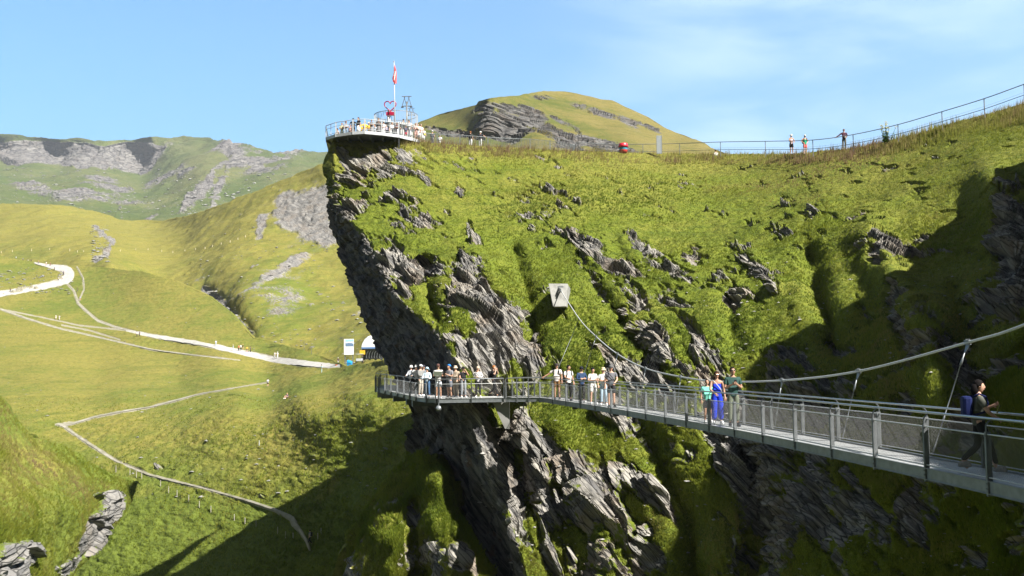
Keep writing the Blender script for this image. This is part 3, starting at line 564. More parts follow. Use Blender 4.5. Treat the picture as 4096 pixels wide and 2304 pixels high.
tufts('grass', 'hillside', 120000, 4, .135, .12, lambda P, px, py: .44+.18*ss(ridge_h(px, py), -60, -8)+.08*ss(px, 620, 800)-.04*ss(py, 250, 400), hfun=lambda px, py: 1-.35*ss(px, 560, 420)*ss(py, 300, 200))
tufts('seeding_grass', 'hillside', 2600, 5, .50, .03, lambda P, px, py: .74+.16*ss(ridge_h(px, py), -20, -1), region=lambda px, py: (ridge_h(px, py) > -11-8*ss(px, 800, 1000)) & (px > 395), lean=.3)
tufts('grass', 'grassy_spur', 15000, 4, .20, .10, lambda P, px, py: .45+0*px)
tufts('grass', 'near_slope', 15000, 4, .26, .09, lambda P, px, py: .48+.25*blob(px, py, 50, 470, 70, 16, 25)+.2*blob(px, py, 10, 500, 30, 30))
tufts('grass', 'meadow', 26000, 4, .26, .13, lambda P, px, py: .46-.10*ss(py, 480, 560)+.1*ss(py, 470, 410), region=lambda px, py: (py > 395))
# ================================================================== helpers for built things
class MB:
    def __init__(s): s.v = []; s.f = []; s.m = []; s.mi = 0
    def add(s, V, Fs):
        b = len(s.v); s.v += [tuple(v) for v in V]; s.f += [tuple(b+i for i in f) for f in Fs]; s.m += [s.mi]*len(Fs); return s
    def box(s, c, size, M=None, taper=1.0):
        x, y, z = [q/2 for q in size]; V = []
        for k, (a, b_, c_) in enumerate([(-1,-1,-1),(1,-1,-1),(1,1,-1),(-1,1,-1),(-1,-1,1),(1,-1,1),(1,1,1),(-1,1,1)]):
            q = taper if c_ > 0 else 1; v = Vector((a*x*q, b_*y*q, c_*z)); V.append((M @ v if M else v)+Vector(c))
        return s.add(V, [(0,3,2,1),(4,5,6,7),(0,1,5,4),(1,2,6,5),(2,3,7,6),(3,0,4,7)])
    def bar(s, a, b, w, h, up=Vector((0, 0, 1))):
        a, b = Vector(a), Vector(b); d = (b-a); l = d.length; d.normalize(); x = d.cross(up)
        if x.length < 1e-3: x = d.cross(Vector((0, 1, 0)))
        x.normalize(); y = x.cross(d); V = []
        for p in (a, b):
            for i, j in ((-1,-1),(1,-1),(1,1),(-1,1)): V.append(p+x*i*w/2+y*j*h/2)
        return s.add(V, [(0,1,2,3),(7,6,5,4),(0,4,5,1),(1,5,6,2),(2,6,7,3),(3,7,4,0)])
    def tube(s, pts, r, n=8, closed=False, caps=True):
        pts = [Vector(p) for p in pts]; N_ = len(pts); R_ = r if hasattr(r, '__len__') else [r]*N_; V = []; px_ = None
        for i, p in enumerate(pts):
            a = pts[(i-1) % N_] if closed or i > 0 else p; b = pts[(i+1) % N_] if closed or i < N_-1 else p; d = (b-a)
            if d.length < 1e-9: d = Vector((0, 0, 1))
            d.normalize()
            if px_ is None: x = d.cross(Vector((0, 0, 1)) if abs(d.z) < .9 else Vector((0, 1, 0)))
            else: x = px_-d*px_.dot(d)
            x.normalize(); px_ = x; y = d.cross(x)
            for k in range(n): t_ = 2*math.pi*k/n; V.append(p+(x*math.cos(t_)+y*math.sin(t_))*R_[i])
        Fs = []
        for i in range(N_ if closed else N_-1):
            for k in range(n): a = i*n+k; b = i*n+(k+1) % n; c = ((i+1) % N_)*n; Fs.append((a, b, c+(k+1) % n, c+k))
        if caps and not closed: Fs += [tuple(range(n))[::-1], tuple((N_-1)*n+k for k in range(n))]
        return s.add(V, Fs)
    def lathe(s, c, prof, n=16, M=None, sx=1, sy=1):
        V = []
        for (r, z) in prof:
            for k in range(n): t_ = 2*math.pi*k/n; v = Vector((r*math.cos(t_)*sx, r*math.sin(t_)*sy, z)); V.append((M @ v if M else v)+Vector(c))
        Fs = [(i*n+k, i*n+(k+1) % n, (i+1)*n+(k+1) % n, (i+1)*n+k) for i in range(len(prof)-1) for k in range(n)]
        Fs += [tuple(range(n))[::-1], tuple((len(prof)-1)*n+k for k in range(n))]
        return s.add(V, Fs)
    def prism(s, poly, z0, z1):
        n = len(poly); V = [(p[0], p[1], z0 if len(p) < 3 else p[2]+z0) for p in poly]+[(p[0], p[1], z1 if len(p) < 3 else p[2]+z1) for p in poly]
        return s.add(V, [tuple(range(n))[::-1], tuple(range(n, 2*n))]+[(i, (i+1) % n, n+(i+1) % n, n+i) for i in range(n)])
    def build(s, name, mat, parent=None, smooth=False, bevel=0):
        me = bpy.data.meshes.new(name); org = parent.matrix_world.translation if parent and False else Vector((0, 0, 0))
        me.from_pydata(s.v, [], s.f)
        for m_ in (mat if isinstance(mat, (list, tuple)) else [mat]): me.materials.append(m_)
        if any(s.m): me.polygons.foreach_set('material_index', s.m)
        if smooth: me.polygons.foreach_set('use_smooth', [True]*len(me.polygons))
        me.update(); o = bpy.data.objects.new(name, me); COL.objects.link(o)
        if parent: o.parent = parent; o.matrix_parent_inverse = Matrix.Translation(-parent.location) if parent.type == 'EMPTY' and parent.get('_w') else Matrix.Identity(4)
        if bevel:
            bb = o.modifiers.new('bevel', 'BEVEL'); bb.width = bevel; bb.segments = 2; bb.limit_method = 'ANGLE'
        return o
def thing(name, loc, label, cat, group=None, world=True, rz=0):
    """Empty at the thing's base. world=True: its parts are given in world coordinates"""
    o = bpy.data.objects.new(name, None); COL.objects.link(o); o.location = loc; o.rotation_euler = (0, 0, rz); o.empty_display_size = .2
    tag(o, label, cat, group); o['_w'] = 1 if world else 0
    return o
def simple(name, col, rough=.6, metal=0, spec=.4, var=.0, scale=20, bump=0):
    if name in MATS: return MATS[name]
    m, t, b = nmat(name); b.inputs['Roughness'].default_value = rough; b.inputs['Metallic'].default_value = metal; b.inputs['Specular IOR Level'].default_value = spec
    co = N(t, 'ShaderNodeTexCoord').outputs['Object']; n = noise(t, co, scale, 4)
    v = max(var, .06); col = tuple(x*.70 for x in col); c = mixc(t, rng(t, n, .3, .7), tuple(x*(1-v) for x in col), tuple(min(1, x*(1+v)) for x in col)); t.links.new(c, b.inputs['Base Color'])
    if bump: bu = N(t, 'ShaderNodeBump', Strength=.6, Distance=bump); t.links.new(n, bu.inputs['Height']); t.links.new(bu.outputs[0], b.inputs['Normal'])
    MATS[name] = m; return m
M_pale = simple('pale_galvanised_bars', (.52, .55, .56), .5, .2)
M_galv = simple('galvanised_steel', (.25, .27, .28), .45, .55, .5, .15, 6)
M_steel = simple('brushed_steel_rail', (.50, .51, .50), .32, .8, .5, .05, 9)
M_post = simple('weathered_steel_post', (.20, .215, .225), .5, .5, .5, .15, 5)
M_rope = simple('wire_rope', (.62, .63, .62), .55, .2, .5, .2, 60)
M_net = simple('net_wire', (.26, .26, .255), .5, .3, .5)
M_conc = simple('cast_concrete', (.34, .335, .31), .9, 0, .2, .22, 2.2, .01)
M_white = simple('white_painted_steel', (.50, .52, .54), .45, 0, .5, .06)
M_red = simple('red_lacquer', (.40, .008, .05), .35, 0, .5)
M_dark = simple('dark_metal', (.05, .052, .055), .5, .3)
# open grating deck
M_grate, t, b = nmat('steel_grating'); co = N(t, 'ShaderNodeTexCoord').outputs['Object']
br = N(t, 'ShaderNodeTexBrick', Scale=14.0); br.offset = 0; br.inputs['Mortar Size'].default_value = .10; br.inputs['Color1'].default_value = (.13, .135, .14, 1); br.inputs['Color2'].default_value = (.16, .165, .17, 1); br.inputs['Mortar'].default_value = (.50, .51, .51, 1); br.inputs['Brick Width'].default_value = .5; br.inputs['Row Height'].default_value = .5
t.links.new(co, br.inputs['Vector']); t.links.new(mixc(t, rng(t, noise(t, co, .9, 4), .3, .7, 0, .35), br.outputs[0], (.42, .41, .38)), b.inputs['Base Color']); b.inputs['Roughness'].default_value = .55; b.inputs['Metallic'].default_value = .3

def net_between(mb, a, b, z0, z1, sp=.055, r=.0016):
    """woven diagonal net in one bay between two post feet a, b"""
    a, b = Vector(a), Vector(b); d = (b-a); l = math.hypot(d.x, d.y); n = int(l/sp); h = z1-z0
    off = Vector((-d.y, d.x, 0)).normalized()*r
    for k in range(-int(h/sp)-1, n+1):
        for sg in (0, 1):
            u0, v0, u1, v1 = k*sp, 0., k*sp+h, h
            if u0 < 0: v0 = -u0; u0 = 0
            if u1 > l: v1 = h-(u1-l); u1 = l
            if u1-u0 < .02: continue
            if sg: u0, u1 = l-u0, l-u1
            p = a+d*(u0/l)+Vector((0, 0, z0+v0)); q = a+d*(u1/l)+Vector((0, 0, z0+v1)); e = Vector((0, 0, r)); sgn = off*(1 if sg else -1)
            mb.add([p-e+sgn, p+e+sgn, p+sgn*2.5, q-e+sgn, q+e+sgn, q+sgn*2.5], [(0, 1, 4, 3), (1, 2, 5, 4), (2, 0, 3, 5)])
def rail_post(par, p, q_dir, top=.99, rail=1.2, side=1, mat=None, lean=None, matb=None):
    """U-section post with its curved bracket up to the handrail; q_dir = direction along the rail, side = inward normal sign"""
    q = Vector(q_dir).normalized(); nrm = Vector((-q.y, q.x, 0)).normalized()*side; p = Vector(p); w, dp, th = .045, .085, .009
    m = MB(); M = Matrix((q, nrm, Vector((0, 0, 1)))).transposed()
    m.box(p+Vector((0, 0, top/2-.02)), (w, th, top+.04), M); m.box(p+nrm*dp/2+q*(w/2)+Vector((0, 0, top/2-.02)), (th, dp, top+.04), M); m.box(p+nrm*dp/2-q*(w/2)+Vector((0, 0, top/2-.02)), (th, dp, top+.04), M)
    for z_ in (.08, .16, top-.06): m.box(p-nrm*.012+Vector((0, 0, z_)), (.02, .02, .02), M)
    o = m.build('post', mat or M_post, par)
    m = MB(); m.tube([p+nrm*.02+Vector((0, 0, top-.12)), p+nrm*.02+Vector((0, 0, rail-.10)), p+nrm*.06+Vector((0, 0, rail-.05)), p+nrm*.10+Vector((0, 0, rail-.02))], [.016, .014, .012, .012], 6)
    m.box(p+nrm*.03+Vector((0, 0, top-.03)), (.03, .05, .035), M); k = m.build('bracket', matb or M_post, o); k.matrix_parent_inverse = Matrix.Identity(4)
    return o

# ================================================================== suspension footbridge
_i = np.array([0,1,2,3,4,5,6,7,8,9,11,12,13,14,15,16,17]); _py = np.array([492.75,479.25,468.75,458,450.75,442.75,436.3,430.25,425.5,422.5,416.75,414.25,411,408.2,405.6,403.2,401.2]); _px = np.array([989.25,925.5,875,833.25,796,763.5,734.2,709.5,686.5,665.5,628,610.75,595.25,580,566.25,552.75,540])
_P = atn(_px, _py, 15.8+2.0*_i); _cx, _cy, _cz = [np.polyfit(_i, _P[:, k], 2 if k < 2 else 2) for k in range(3)]
def _bn0(i): return Vector((np.polyval(_cx, i), np.polyval(_cy, i), np.polyval(_cz, i)))
BE = _bn0(17)+Vector((-1.72, .55, -.02))
def bn(i): return _bn0(i) if i <= 17 else _bn0(17).lerp(BE, (i-17)/3)
BW = 1.12
def bdir(i): return (bn(i+.5)-bn(i-.5)).normalized()
def bright_(i): d = bdir(i); return Vector((d.y, -d.x, 0)).normalized()
def bf(i): return bn(i)+bright_(i)*BW
I0, I1 = -4, 20
bridge = thing('suspension_bridge', (bn(7)+bf(7))/2, 'grey steel suspension footbridge with wire net railings crossing in front of the cliff', 'footbridge')
ts = np.linspace(I0, I1, 67)
m = MB(); V = []
for q in ts: a, b_ = bn(q), bf(q); V += [a+Vector((0, 0, .17)), b_+Vector((0, 0, .17)), b_+Vector((0, 0, .13)), a+Vector((0, 0, .13))]
Fs = []
for k in range(len(ts)-1):
    for j in range(4): Fs.append((k*4+j, (k+1)*4+j, (k+1)*4+(j+1) % 4, k*4+(j+1) % 4))
m.add(V, Fs); m.build('deck', M_grate, bridge)
for fn in (bn, bf):
    m = MB()
    for k in range(len(ts)-1):
        a, b_ = fn(ts[k]), fn(ts[k+1]); m.bar(a+Vector((0, 0, .10)), b_+Vector((0, 0, .10)), .012, .19); m.bar(a+Vector((0, 0, .20)), b_+Vector((0, 0, .20)), .07, .012); m.bar(a+Vector((0, 0, .0)), b_+Vector((0, 0, .0)), .07, .012)
    m.build('side_beam', M_galv, bridge)
for i in range(I0, I1): 
    m = MB(); m.bar(bn(i)+Vector((0, 0, .05)), bf(i)+Vector((0, 0, .05)), .08, .10); m.build('cross_beam', M_post, bridge)
for si, fn in ((0, bn), (1, bf)):
    sgn = 1 if si else -1; inn = -1 if si else 1
    for i in range(I0, I1+1): rail_post(bridge, fn(i)+bright_(i)*(.03*(1 if si else -1)), bdir(i), side=1 if si else -1, mat=M_galv if si else M_post)
    rp = [fn(q)+Vector((0, 0, 1.2))-bright_(q)*(.06*(1 if si else -1)) for q in np.linspace(I0, I1, 90)]
    MB().tube(rp, .022, 10).build('handrail', M_steel, bridge, True)
    for z_ in (.95, .26):
        MB().tube([fn(q)+Vector((0, 0, z_)) for q in np.linspace(I0, I1, 90)], .0135 if z_ > .5 else .011, 6).build('wire_rope', M_rope, bridge, True)
    m = MB()
    for i in range(I0, I1): net_between(m, fn(i), fn(i+1), .26, .95, .055 if i < 10 else .075)
    m.build('safety_net', M_net, bridge)
# main cable on the far side, with clamps and hangers
CAB = [(-2, 1.0, 5.3), (0, .98, 3.55), (2, .78, 2.45), (4, .46, 1.80), (6, .24, 1.46), (8, .16, 1.32), (10, .24, 1.38), (12, .50, 1.46), (14, .9, 1.86), (16, 1.6, 2.66)]
HG = [(3127.5,1522,6), (3434,1485,4), (3871,1370,2), (2875,1526,8), (2722,1507,10), (2582,1473,12), (2470,1416,14), (2384,1346,16)]
hp = {i: at(x/4, y/4, 15.8+2*i) for x, y, i in HG}
anch = at(2243/4, 1161/4, 58.7)
cpts = [at(4096/4+150, 1300/4-62, 15.0), at(4096/4, 1300/4, 17.6)]+[hp[i] for i in (2, 4, 6, 8, 10, 12, 14, 16)]+[at(2317/4, 1275/4, 53.5), anch]
def cr_(P, n):
    o = []
    for i in range(len(P)-1):
        p0 = P[max(i-1, 0)]; p1 = P[i]; p2 = P[i+1]; p3 = P[min(i+2, len(P)-1)]
        for k in range(n): q = k/n; o.append(.5*(2*p1+(p2-p0)*q+(2*p0-5*p1+4*p2-p3)*q*q+(3*p1-p0-3*p2+p3)*q**3))
    return o+[P[-1]]
MB().tube(cr_(cpts, 8), .027, 8).build('main_cable', M_rope, bridge, True)
for i in (2, 4, 6, 8, 10, 12, 14, 16):
    p = hp[i]; e = bf(i)+Vector((0, 0, .1))+bright_(i)*.05; d = (e-p).normalized(); k = MB(); cdir = bdir(i)
    k.bar(p+Vector((0, 0, .035))-cdir*.09, p+Vector((0, 0, .035))+cdir*.09, .07, .03); k.bar(p-Vector((0, 0, .035))-cdir*.08, p-Vector((0, 0, .035))+cdir*.08, .06, .02)
    for q in (-.06, 0, .06): k.tube([p+cdir*q+Vector((0, 0, .02)), p+cdir*q+Vector((0, 0, .075))], .012, 6)
    k.add([p+cdir*.07-Vector((0, 0, .04)), p-cdir*.07-Vector((0, 0, .04)), p+d*.2-cdir*.025, p+d*.2+cdir*.025]+[v+bright_(i)*.02 for v in (p+cdir*.07-Vector((0, 0, .04)), p-cdir*.07-Vector((0, 0, .04)), p+d*.2-cdir*.025, p+d*.2+cdir*.025)], [(0,1,2,3),(7,6,5,4),(0,4,5,1),(1,5,6,2),(2,6,7,3),(3,7,4,0)])
    k.build('cable_clamp', M_galv, bridge)
    L_ = (e-p).length; k = MB(); k.tube([p+d*.2, p+d*.34, p+d*.35, p+d*.47, p+d*.48, p+d*(L_*.62), p+d*(L_*.62+.01), p+d*(L_*.62+.12), p+d*(L_*.62+.13), p+d*(L_-.35), p+d*(L_-.34), e], [.016, .016, .024, .024, .011, .011, .02, .02, .012, .012, .019, .014], 7)
    k.build('hanger', M_galv, bridge, True)
k = MB(); k.tube([at(2317/4, 1275/4, 53.5), bf(19)+Vector((1.0, 0, -.2))], .012, 5); k.build('hanger', M_galv, bridge, True)
for i in (9.5, 12.5, 15.2):
    k = MB(); k.lathe((bn(i)+bf(i))/2-Vector((0, 0, .16)), [(.06, -.05), (.13, -.03), (.13, .05), (.10, .12)], 12); k.build('deck_weight', M_dark, bridge)
# concrete anchor of the cable on the grass slope
ab = thing('anchor_block', at(557, 305, 60.6), 'pale concrete anchor block on the green slope holding the end of the bridge cable', 'concrete block')
A0 = at(548.3, 283.6, 58.9); A1 = at(567.7, 283.7, 58.9); A2 = at(566.2, 306.5, 58.4); A3 = at(553.0, 306.8, 58.4)
bk = Vector((.35, 3.2, -.1)); m = MB(); sl = Vector((0, 1.6, 0)); fr = [A0, A1, A2, A3]
m.add([*fr, *[p+bk for p in fr]], [(0,1,2,3),(7,6,5,4),(0,4,5,1),(1,5,6,2),(2,6,7,3),(3,7,4,0)]); m.build('block', M_conc, ab, bevel=.03)
m = MB(); m.bar(anch+Vector((-.14, .14, .1)), anch+Vector((-.02, -.30, .0)), .05, .16); m.tube([anch+Vector((0, .2, .06)), anch+Vector((0, -.35, -.12))], .045, 8); m.box(anch+Vector((0, .12, .05)), (.34, .03, .40)); m.build('cable_socket', M_galv, ab)

# ================================================================== cliff walkway round the nose
ZB = bn(17.6).z-.02
def wp(px, py, d): v = at(px, py, d); return Vector((v.x, v.y, ZB))
OUT = [wp(504, 398, 50.4), wp(471.5, 397, 50.4), wp(439, 396.5, 50.3), wp(427, 395.5, 50.9), wp(416.5, 394, 52.4), wp(410.5, 392.8, 54.0), wp(404.5, 391.6, 55.8), wp(398, 389.5, 57.6), wp(391.5, 387.6, 59.4), wp(385.5, 386, 61.2), wp(379.5, 384.6, 63.0), wp(376, 383.6, 64.6), wp(376.5, 382, 67), wp(381, 380, 69.4), wp(387.5, 379, 71.5)]
INO = [(0, 2.5), (.1, 2.5), (.5, 2.6), (1.4, 2.4), (1.9, 1.7), (1.7, 1.1), (1.6, .9), (1.6, .8), (1.6, .7), (1.6, .6), (1.7, .3), (1.7, -.1), (1.7, -.5), (1.4, -.9), (1.0, -1.2)]
INN = [o_+Vector((a, b_, 0)) for o_, (a, b_) in zip(OUT, INO)]
walk = thing('cliff_walkway', OUT[4], 'dark steel viewing walkway bolted round the overhanging rock face at the end of the bridge', 'viewing walkway')
m = MB(); V = []
for a, b_ in zip(OUT, INN): V += [a+Vector((0, 0, .17)), b_+Vector((0, 0, .17)), b_+Vector((0, 0, .12)), a+Vector((0, 0, .12))]
Fs = [(k*4+j, (k+1)*4+j, (k+1)*4+(j+1) % 4, k*4+(j+1) % 4) for k in range(len(OUT)-1) for j in range(4)]+[(3, 2, 1, 0)]
m.add(V, Fs); m.build('deck', M_grate, walk)
def ring_rail(par, pts, closed=False, z0=0, mat=M_post, netsp=.075):
    m = MB()
    for a, b_ in zip(pts[:-1], pts[1:]): m.bar(a+Vector((0, 0, .10+z0)), b_+Vector((0, 0, .10+z0)), .012, .19); m.bar(a+Vector((0, 0, .2+z0)), b_+Vector((0, 0, .2+z0)), .07, .012); m.bar(a+Vector((0, 0, z0)), b_+Vector((0, 0, z0)), .07, .012)
    m.build('side_beam', M_galv, par)
    MB().tube([p+Vector((0, 0, 1.2+z0)) for p in pts], .024, 8).build('handrail', mat, par, True)
    for z_ in (.95, .26): MB().tube([p+Vector((0, 0, z_+z0)) for p in pts], .0135, 6).build('wire_rope', M_rope, par, True)
    m = MB()
    for a, b_ in zip(pts[:-1], pts[1:]): net_between(m, a+Vector((0, 0, z0)), b_+Vector((0, 0, z0)), .26, .95, netsp)
    m.build('safety_net', M_net, par)
ring_rail(walk, OUT)
for k in range(len(OUT)): rail_post(walk, OUT[k], (OUT[min(k+1, len(OUT)-1)]-OUT[max(k-1, 0)]), side=1, mat=M_galv if k < 3 else M_post)
rail_post(walk, OUT[2]+Vector((-.18, .05, 0)), (1, 0, 0), mat=M_post)
for k in (5, 6, 8, 10, 11):
    o_, n_ = OUT[k], INN[k]; d = (n_-o_).normalized(); m = MB(); m.bar(o_+d*.1-Vector((0, 0, .22)), n_+d*1.5-Vector((0, 0, .22)), .14, .34); m.build('cantilever', M_post, walk)
m = MB(); a = OUT[0]+Vector((.15, .25, 0)); m.add([a+Vector((-.75, 0, -.03)), a+Vector((.12, 0, -.03)), a+Vector((.12, 0, -1.4)), a+Vector((-.12, 0, -1.4))]+[a+Vector(v) for v in ((-.75, 2.6, -.03), (.12, 2.6, -.03), (.12, 2.6, -1.4), (-.12, 2.6, -1.4))], [(0,3,2,1),(4,5,6,7),(0,1,5,4),(1,2,6,5),(2,3,7,6),(3,0,4,7)]); m.build('concrete_corbel', simple('stained_concrete', (.24, .235, .22), .9, var=.2, scale=2), walk)
m = MB(); a = OUT[2]+Vector((-.02, -.05, -.28)); m.tube([a+Vector((0, 0, .3)), a], .02, 6); m.lathe(a, [(.10, -.12), (.14, -.08), (.14, .10), (.09, .14)], 14, Matrix.Rotation(R(70), 3, 'X')); m.build('spotlight', M_galv, walk, True)

# ================================================================== upper viewing platform
ZP = (347-134)*85.0/983
def up(px, d): v = at(px, 130, d); return Vector((v.x, v.y, ZP))
UF = [up(326, 86.9), up(336, 85.6), up(353, 84.7), up(364.7, 84.5), up(381.7, 85.2), up(398.8, 86.2), up(405, 86.9), up(412, 87.6), up(419, 88.6)]
UB = [up(329, 93), up(345, 95), up(375, 97), up(405, 97), up(424, 95)]
plat = thing('viewing_platform', UF[3], 'white steel viewing platform jutting out over the cliff top, crowded with visitors', 'viewing platform')
m = MB(); m.prism([(p.x, p.y) for p in UF+UB[::-1]], ZP+.10, ZP+.17); m.build('deck', M_galv, plat)
m = MB()
for a, b_ in zip([UB[0]]+UF[:-1], UF): m.bar(a+Vector((0, 0, .12)), b_+Vector((0, 0, .12)), .05, .26)
m.build('edge_beam', M_white, plat)
for k in range(9):
    q = k/8; a = UF[0].lerp(UF[-1], q)+Vector((0, 0, -.10)); m = MB(); m.bar(Vector((a.x, 84.9+abs(q-.4)*3.2, ZP-.02)), Vector((a.x+.4, 94, ZP-.02)), .14, .22); m.build('floor_beam', M_galv, plat)
for h_ in (1.28, .95, .38):
    MB().tube([UB[0]+Vector((0, 0, h_))]+[p+Vector((0, 0, h_)) for p in UF[:6]], .032 if h_ > 1.2 else .02, 6).build('handrail' if h_ > 1.2 else 'mid_rail', M_white, plat, True)
for k, p in enumerate(UF[:6]):
    m = MB(); m.box(p+Vector((0, 0, .64)), (.10 if k else .07, .06, 1.30)); m.build('post', M_white, plat)
for a, b_ in zip(UF[:5], UF[1:6]):
    m = MB(); c = (a+b_)/2; m.box(c+Vector((0, 0, .70)), (.05, .05, 1.1)) if (b_-a).length > 1.5 else None
    if m.v: m.build('post', M_white, plat)
m = MB(); a = UF[5]; m.bar(a+Vector((0, .1, -.9)), a+Vector((0, .1, 1.25)), .12, .12); m.build('support_post', M_dark, plat)
# bar fence from the platform down the ridge
def bars(par, pts, h, n, mat, r=.011, name='picket'):
    tot = len(pts)-1; m = MB()
    for k in range(n+1):
        q = k/n*tot; i = min(int(q), tot-1); p = Vector(pts[i]).lerp(Vector(pts[i+1]), q-i); m.bar(p, p+Vector((0, 0, h)), r*2, r*2)
    m.build(name, mat, par)
bars(plat, [p+Vector((0, 0, .1)) for p in UF[5:]], 1.15, 14, M_galv, name='bar_infill')
MB().tube([p+Vector((0, 0, 1.27)) for p in UF[5:]], .03, 6).build('handrail', M_white, plat, True)
# raised round lookout with its ring of bars
RC = at(396, 118, 91.3); RC.z = ZP
ring = thing('round_lookout', RC, 'raised round lookout with ring of tall pale bars behind the platform crowd', 'lookout')
m = MB(); m.lathe(RC+Vector((0, 0, .17)), [(1.55, 0), (1.55, 1.75), (1.95, 1.78), (1.95, 1.92), (.01, 1.92)], 40); m.build('drum', simple('pale_render', (.66, .66, .62), .8), ring)
m = MB()
for k in range(64):
    a = 2*math.pi*k/64; p = RC+Vector((2.0*math.cos(a), 2.0*math.sin(a), .9)); m.bar(p, p+Vector((0, 0, 2.25)), .036, .036)
m.build('bar_ring', M_pale, ring)
for z_ in (3.15, .95): MB().tube([RC+Vector((2*math.cos(2*math.pi*k/48), 2*math.sin(2*math.pi*k/48), z_)) for k in range(48)], .03, 6, closed=True).build('ring_rail', M_galv, ring, True)
# heart frame
HC = at(390.2, 106.3, 89.0); hx = 14.0
heart = thing('heart_frame', HC-Vector((0, 0, .75)), 'open red heart shaped photo frame standing in front of the flagpole', 'heart sculpture')
hp_ = []
for k in range(60):
    t_ = 2*math.pi*k/60; x = 16*math.sin(t_)**3; z = 13*math.cos(t_)-5*math.cos(2*t_)-2*math.cos(3*t_)-math.cos(4*t_); hp_.append(HC+Vector((x*.033, 0, z*.034+.05)))
MB().tube(hp_, .048, 8, closed=True).build('heart', M_red, heart, True)
m = MB(); m.box(HC+Vector((0, 0, -.70)), (.72, .35, .30)); m.build('pedestal', M_red, heart, bevel=.02)
# flagpole with limp flag
FP = at(394.8, 124, 88.2); FP.z = ZP+.17
pole = thing('flagpole', FP, 'tall white flagpole with a limp red and white flag rising above the platform', 'flagpole')
zt = at(394.0, 61.3, 88.2).z
m = MB(); m.tube([FP, Vector((FP.x-.03, FP.y, zt))], [.055, .04], 10); m.build('pole', M_white, pole, True)
m = MB(); m.lathe(Vector((FP.x-.03, FP.y, zt)), [(.03, 0), (.075, .05), (.075, .09), (.02, .14)], 10); m.build('finial', M_white, pole, True)
M_flag, t, b = nmat('flag_cloth'); fu = N(t, 'ShaderNodeAttribute', attribute_name='fu').outputs['Fac']; fv = N(t, 'ShaderNodeAttribute', attribute_name='fv').outputs['Fac']
def inr(v, a, b_): return math_(t, 'MULTIPLY', math_(t, 'GREATER_THAN', v, a), math_(t, 'LESS_THAN', v, b_))
c1 = math_(t, 'MULTIPLY', inr(fu, .40, .60), inr(fv, .19, .81)); c2 = math_(t, 'MULTIPLY', inr(fv, .40, .60), inr(fu, .19, .81))
t.links.new(mixc(t, math_(t, 'MAXIMUM', c1, c2), (.62, .10, .10), (.8, .8, .8)), b.inputs['Base Color']); b.inputs['Roughness'].default_value = .8
fu_, fv_ = np.meshgrid(np.linspace(0, 1, 26), np.linspace(0, 1, 40)); drop = fu_**.8
FX = FP.x+.03+(.06+.20*(1-fv_)*.3+.30*ss(fv_, 0, 1))*fu_*.9-.22*ss(fv_, .2, 1)*(1-fu_*.2)+.04*np.sin(fu_*22); FY = FP.y-.05+.07*np.sin(fu_*19+fv_*3)-.04; FZ = zt-.22-fv_*1.35-drop*.35-.15*np.sin(fu_*3)
fl = np_mesh('flag', np.stack([FX, FY, FZ], -1).reshape(-1, 3), grid_faces(40, 26), M_flag, dict(fu=fu_.ravel(), fv=fv_.ravel()), True); fl.parent = pole; fl.matrix_parent_inverse = Matrix.Translation(-pole.location)
# ropeway towers far behind
def rtower(px, pyt, pyb, d, wid, lab):
    a = at(px, pyb, d); zt_ = at(px, pyt, d).z; o = thing('ropeway_tower', a, lab, 'ropeway tower', 'ropeway towers behind the platform')
    m = MB(); m.tube([a, Vector((a.x, a.y, zt_))], [.16, .12], 8); m.build('mast', M_post, o, True)
    w = wid; z_ = zt_-.7; m = MB(); m.bar((a.x-w, a.y, z_), (a.x+w, a.y, z_), .12, .12)
    for sx in (-1, 1): m.bar((a.x+sx*w*.95, a.y, z_), (a.x+sx*w*.35, a.y, z_+1.5), .09, .09); m.bar((a.x, a.y, z_), (a.x+sx*w*.55, a.y, z_+1.5), .09, .09)
    m.bar((a.x-w, a.y, z_+1.5), (a.x+w, a.y, z_+1.5), .1, .1); m.build('crossarm', M_post, o)
    for sx in (-1, 1): m = MB(); m.bar((a.x+sx*w*.9-.2, a.y, z_-.15), (a.x+sx*w*.9+.2, a.y, z_-.15), .16, .16); m.build('sheave_train', M_dark, o)
rtower(407, 101, 142, 150, .75, 'tall lattice topped ropeway tower rising behind the round lookout')
rtower(411.5, 111.5, 142, 230, .8, 'smaller more distant ropeway tower low behind the round lookout')
# picket fence along the ridge
def zfix(px, py, d): return at(px, py, d)
PKT = [(419, 132.2, 89), (437, 133.6, 90.5), (460, 134.8, 92.5), (488, 136.8, 94), (508, 138.0, 95), (530, 138.8, 95.5), (550, 140.6, 95.5), (570, 143.7, 95.2), (576, 144.6, 95)]
pf = thing('picket_fence', at(500, 147, 94.5), 'pale steel picket fence running down the ridge right of the platform', 'fence')
base = [at(*q)-Vector((0, 0, 1.25)) for q in PKT]
bars(pf, base, 1.25, 118, M_galv, .015)
MB().tube([p+Vector((0, 0, 1.22)) for p in base], .022, 6).build('top_rail', M_galv, pf, True)
MB().tube([p+Vector((0, 0, .15)) for p in base], .022, 6).build('bottom_rail', M_galv, pf, True)
for p in base: m = MB(); m.box(p+Vector((0, 0, .62)), (.06, .05, 1.34)); m.build('post', M_post, pf)
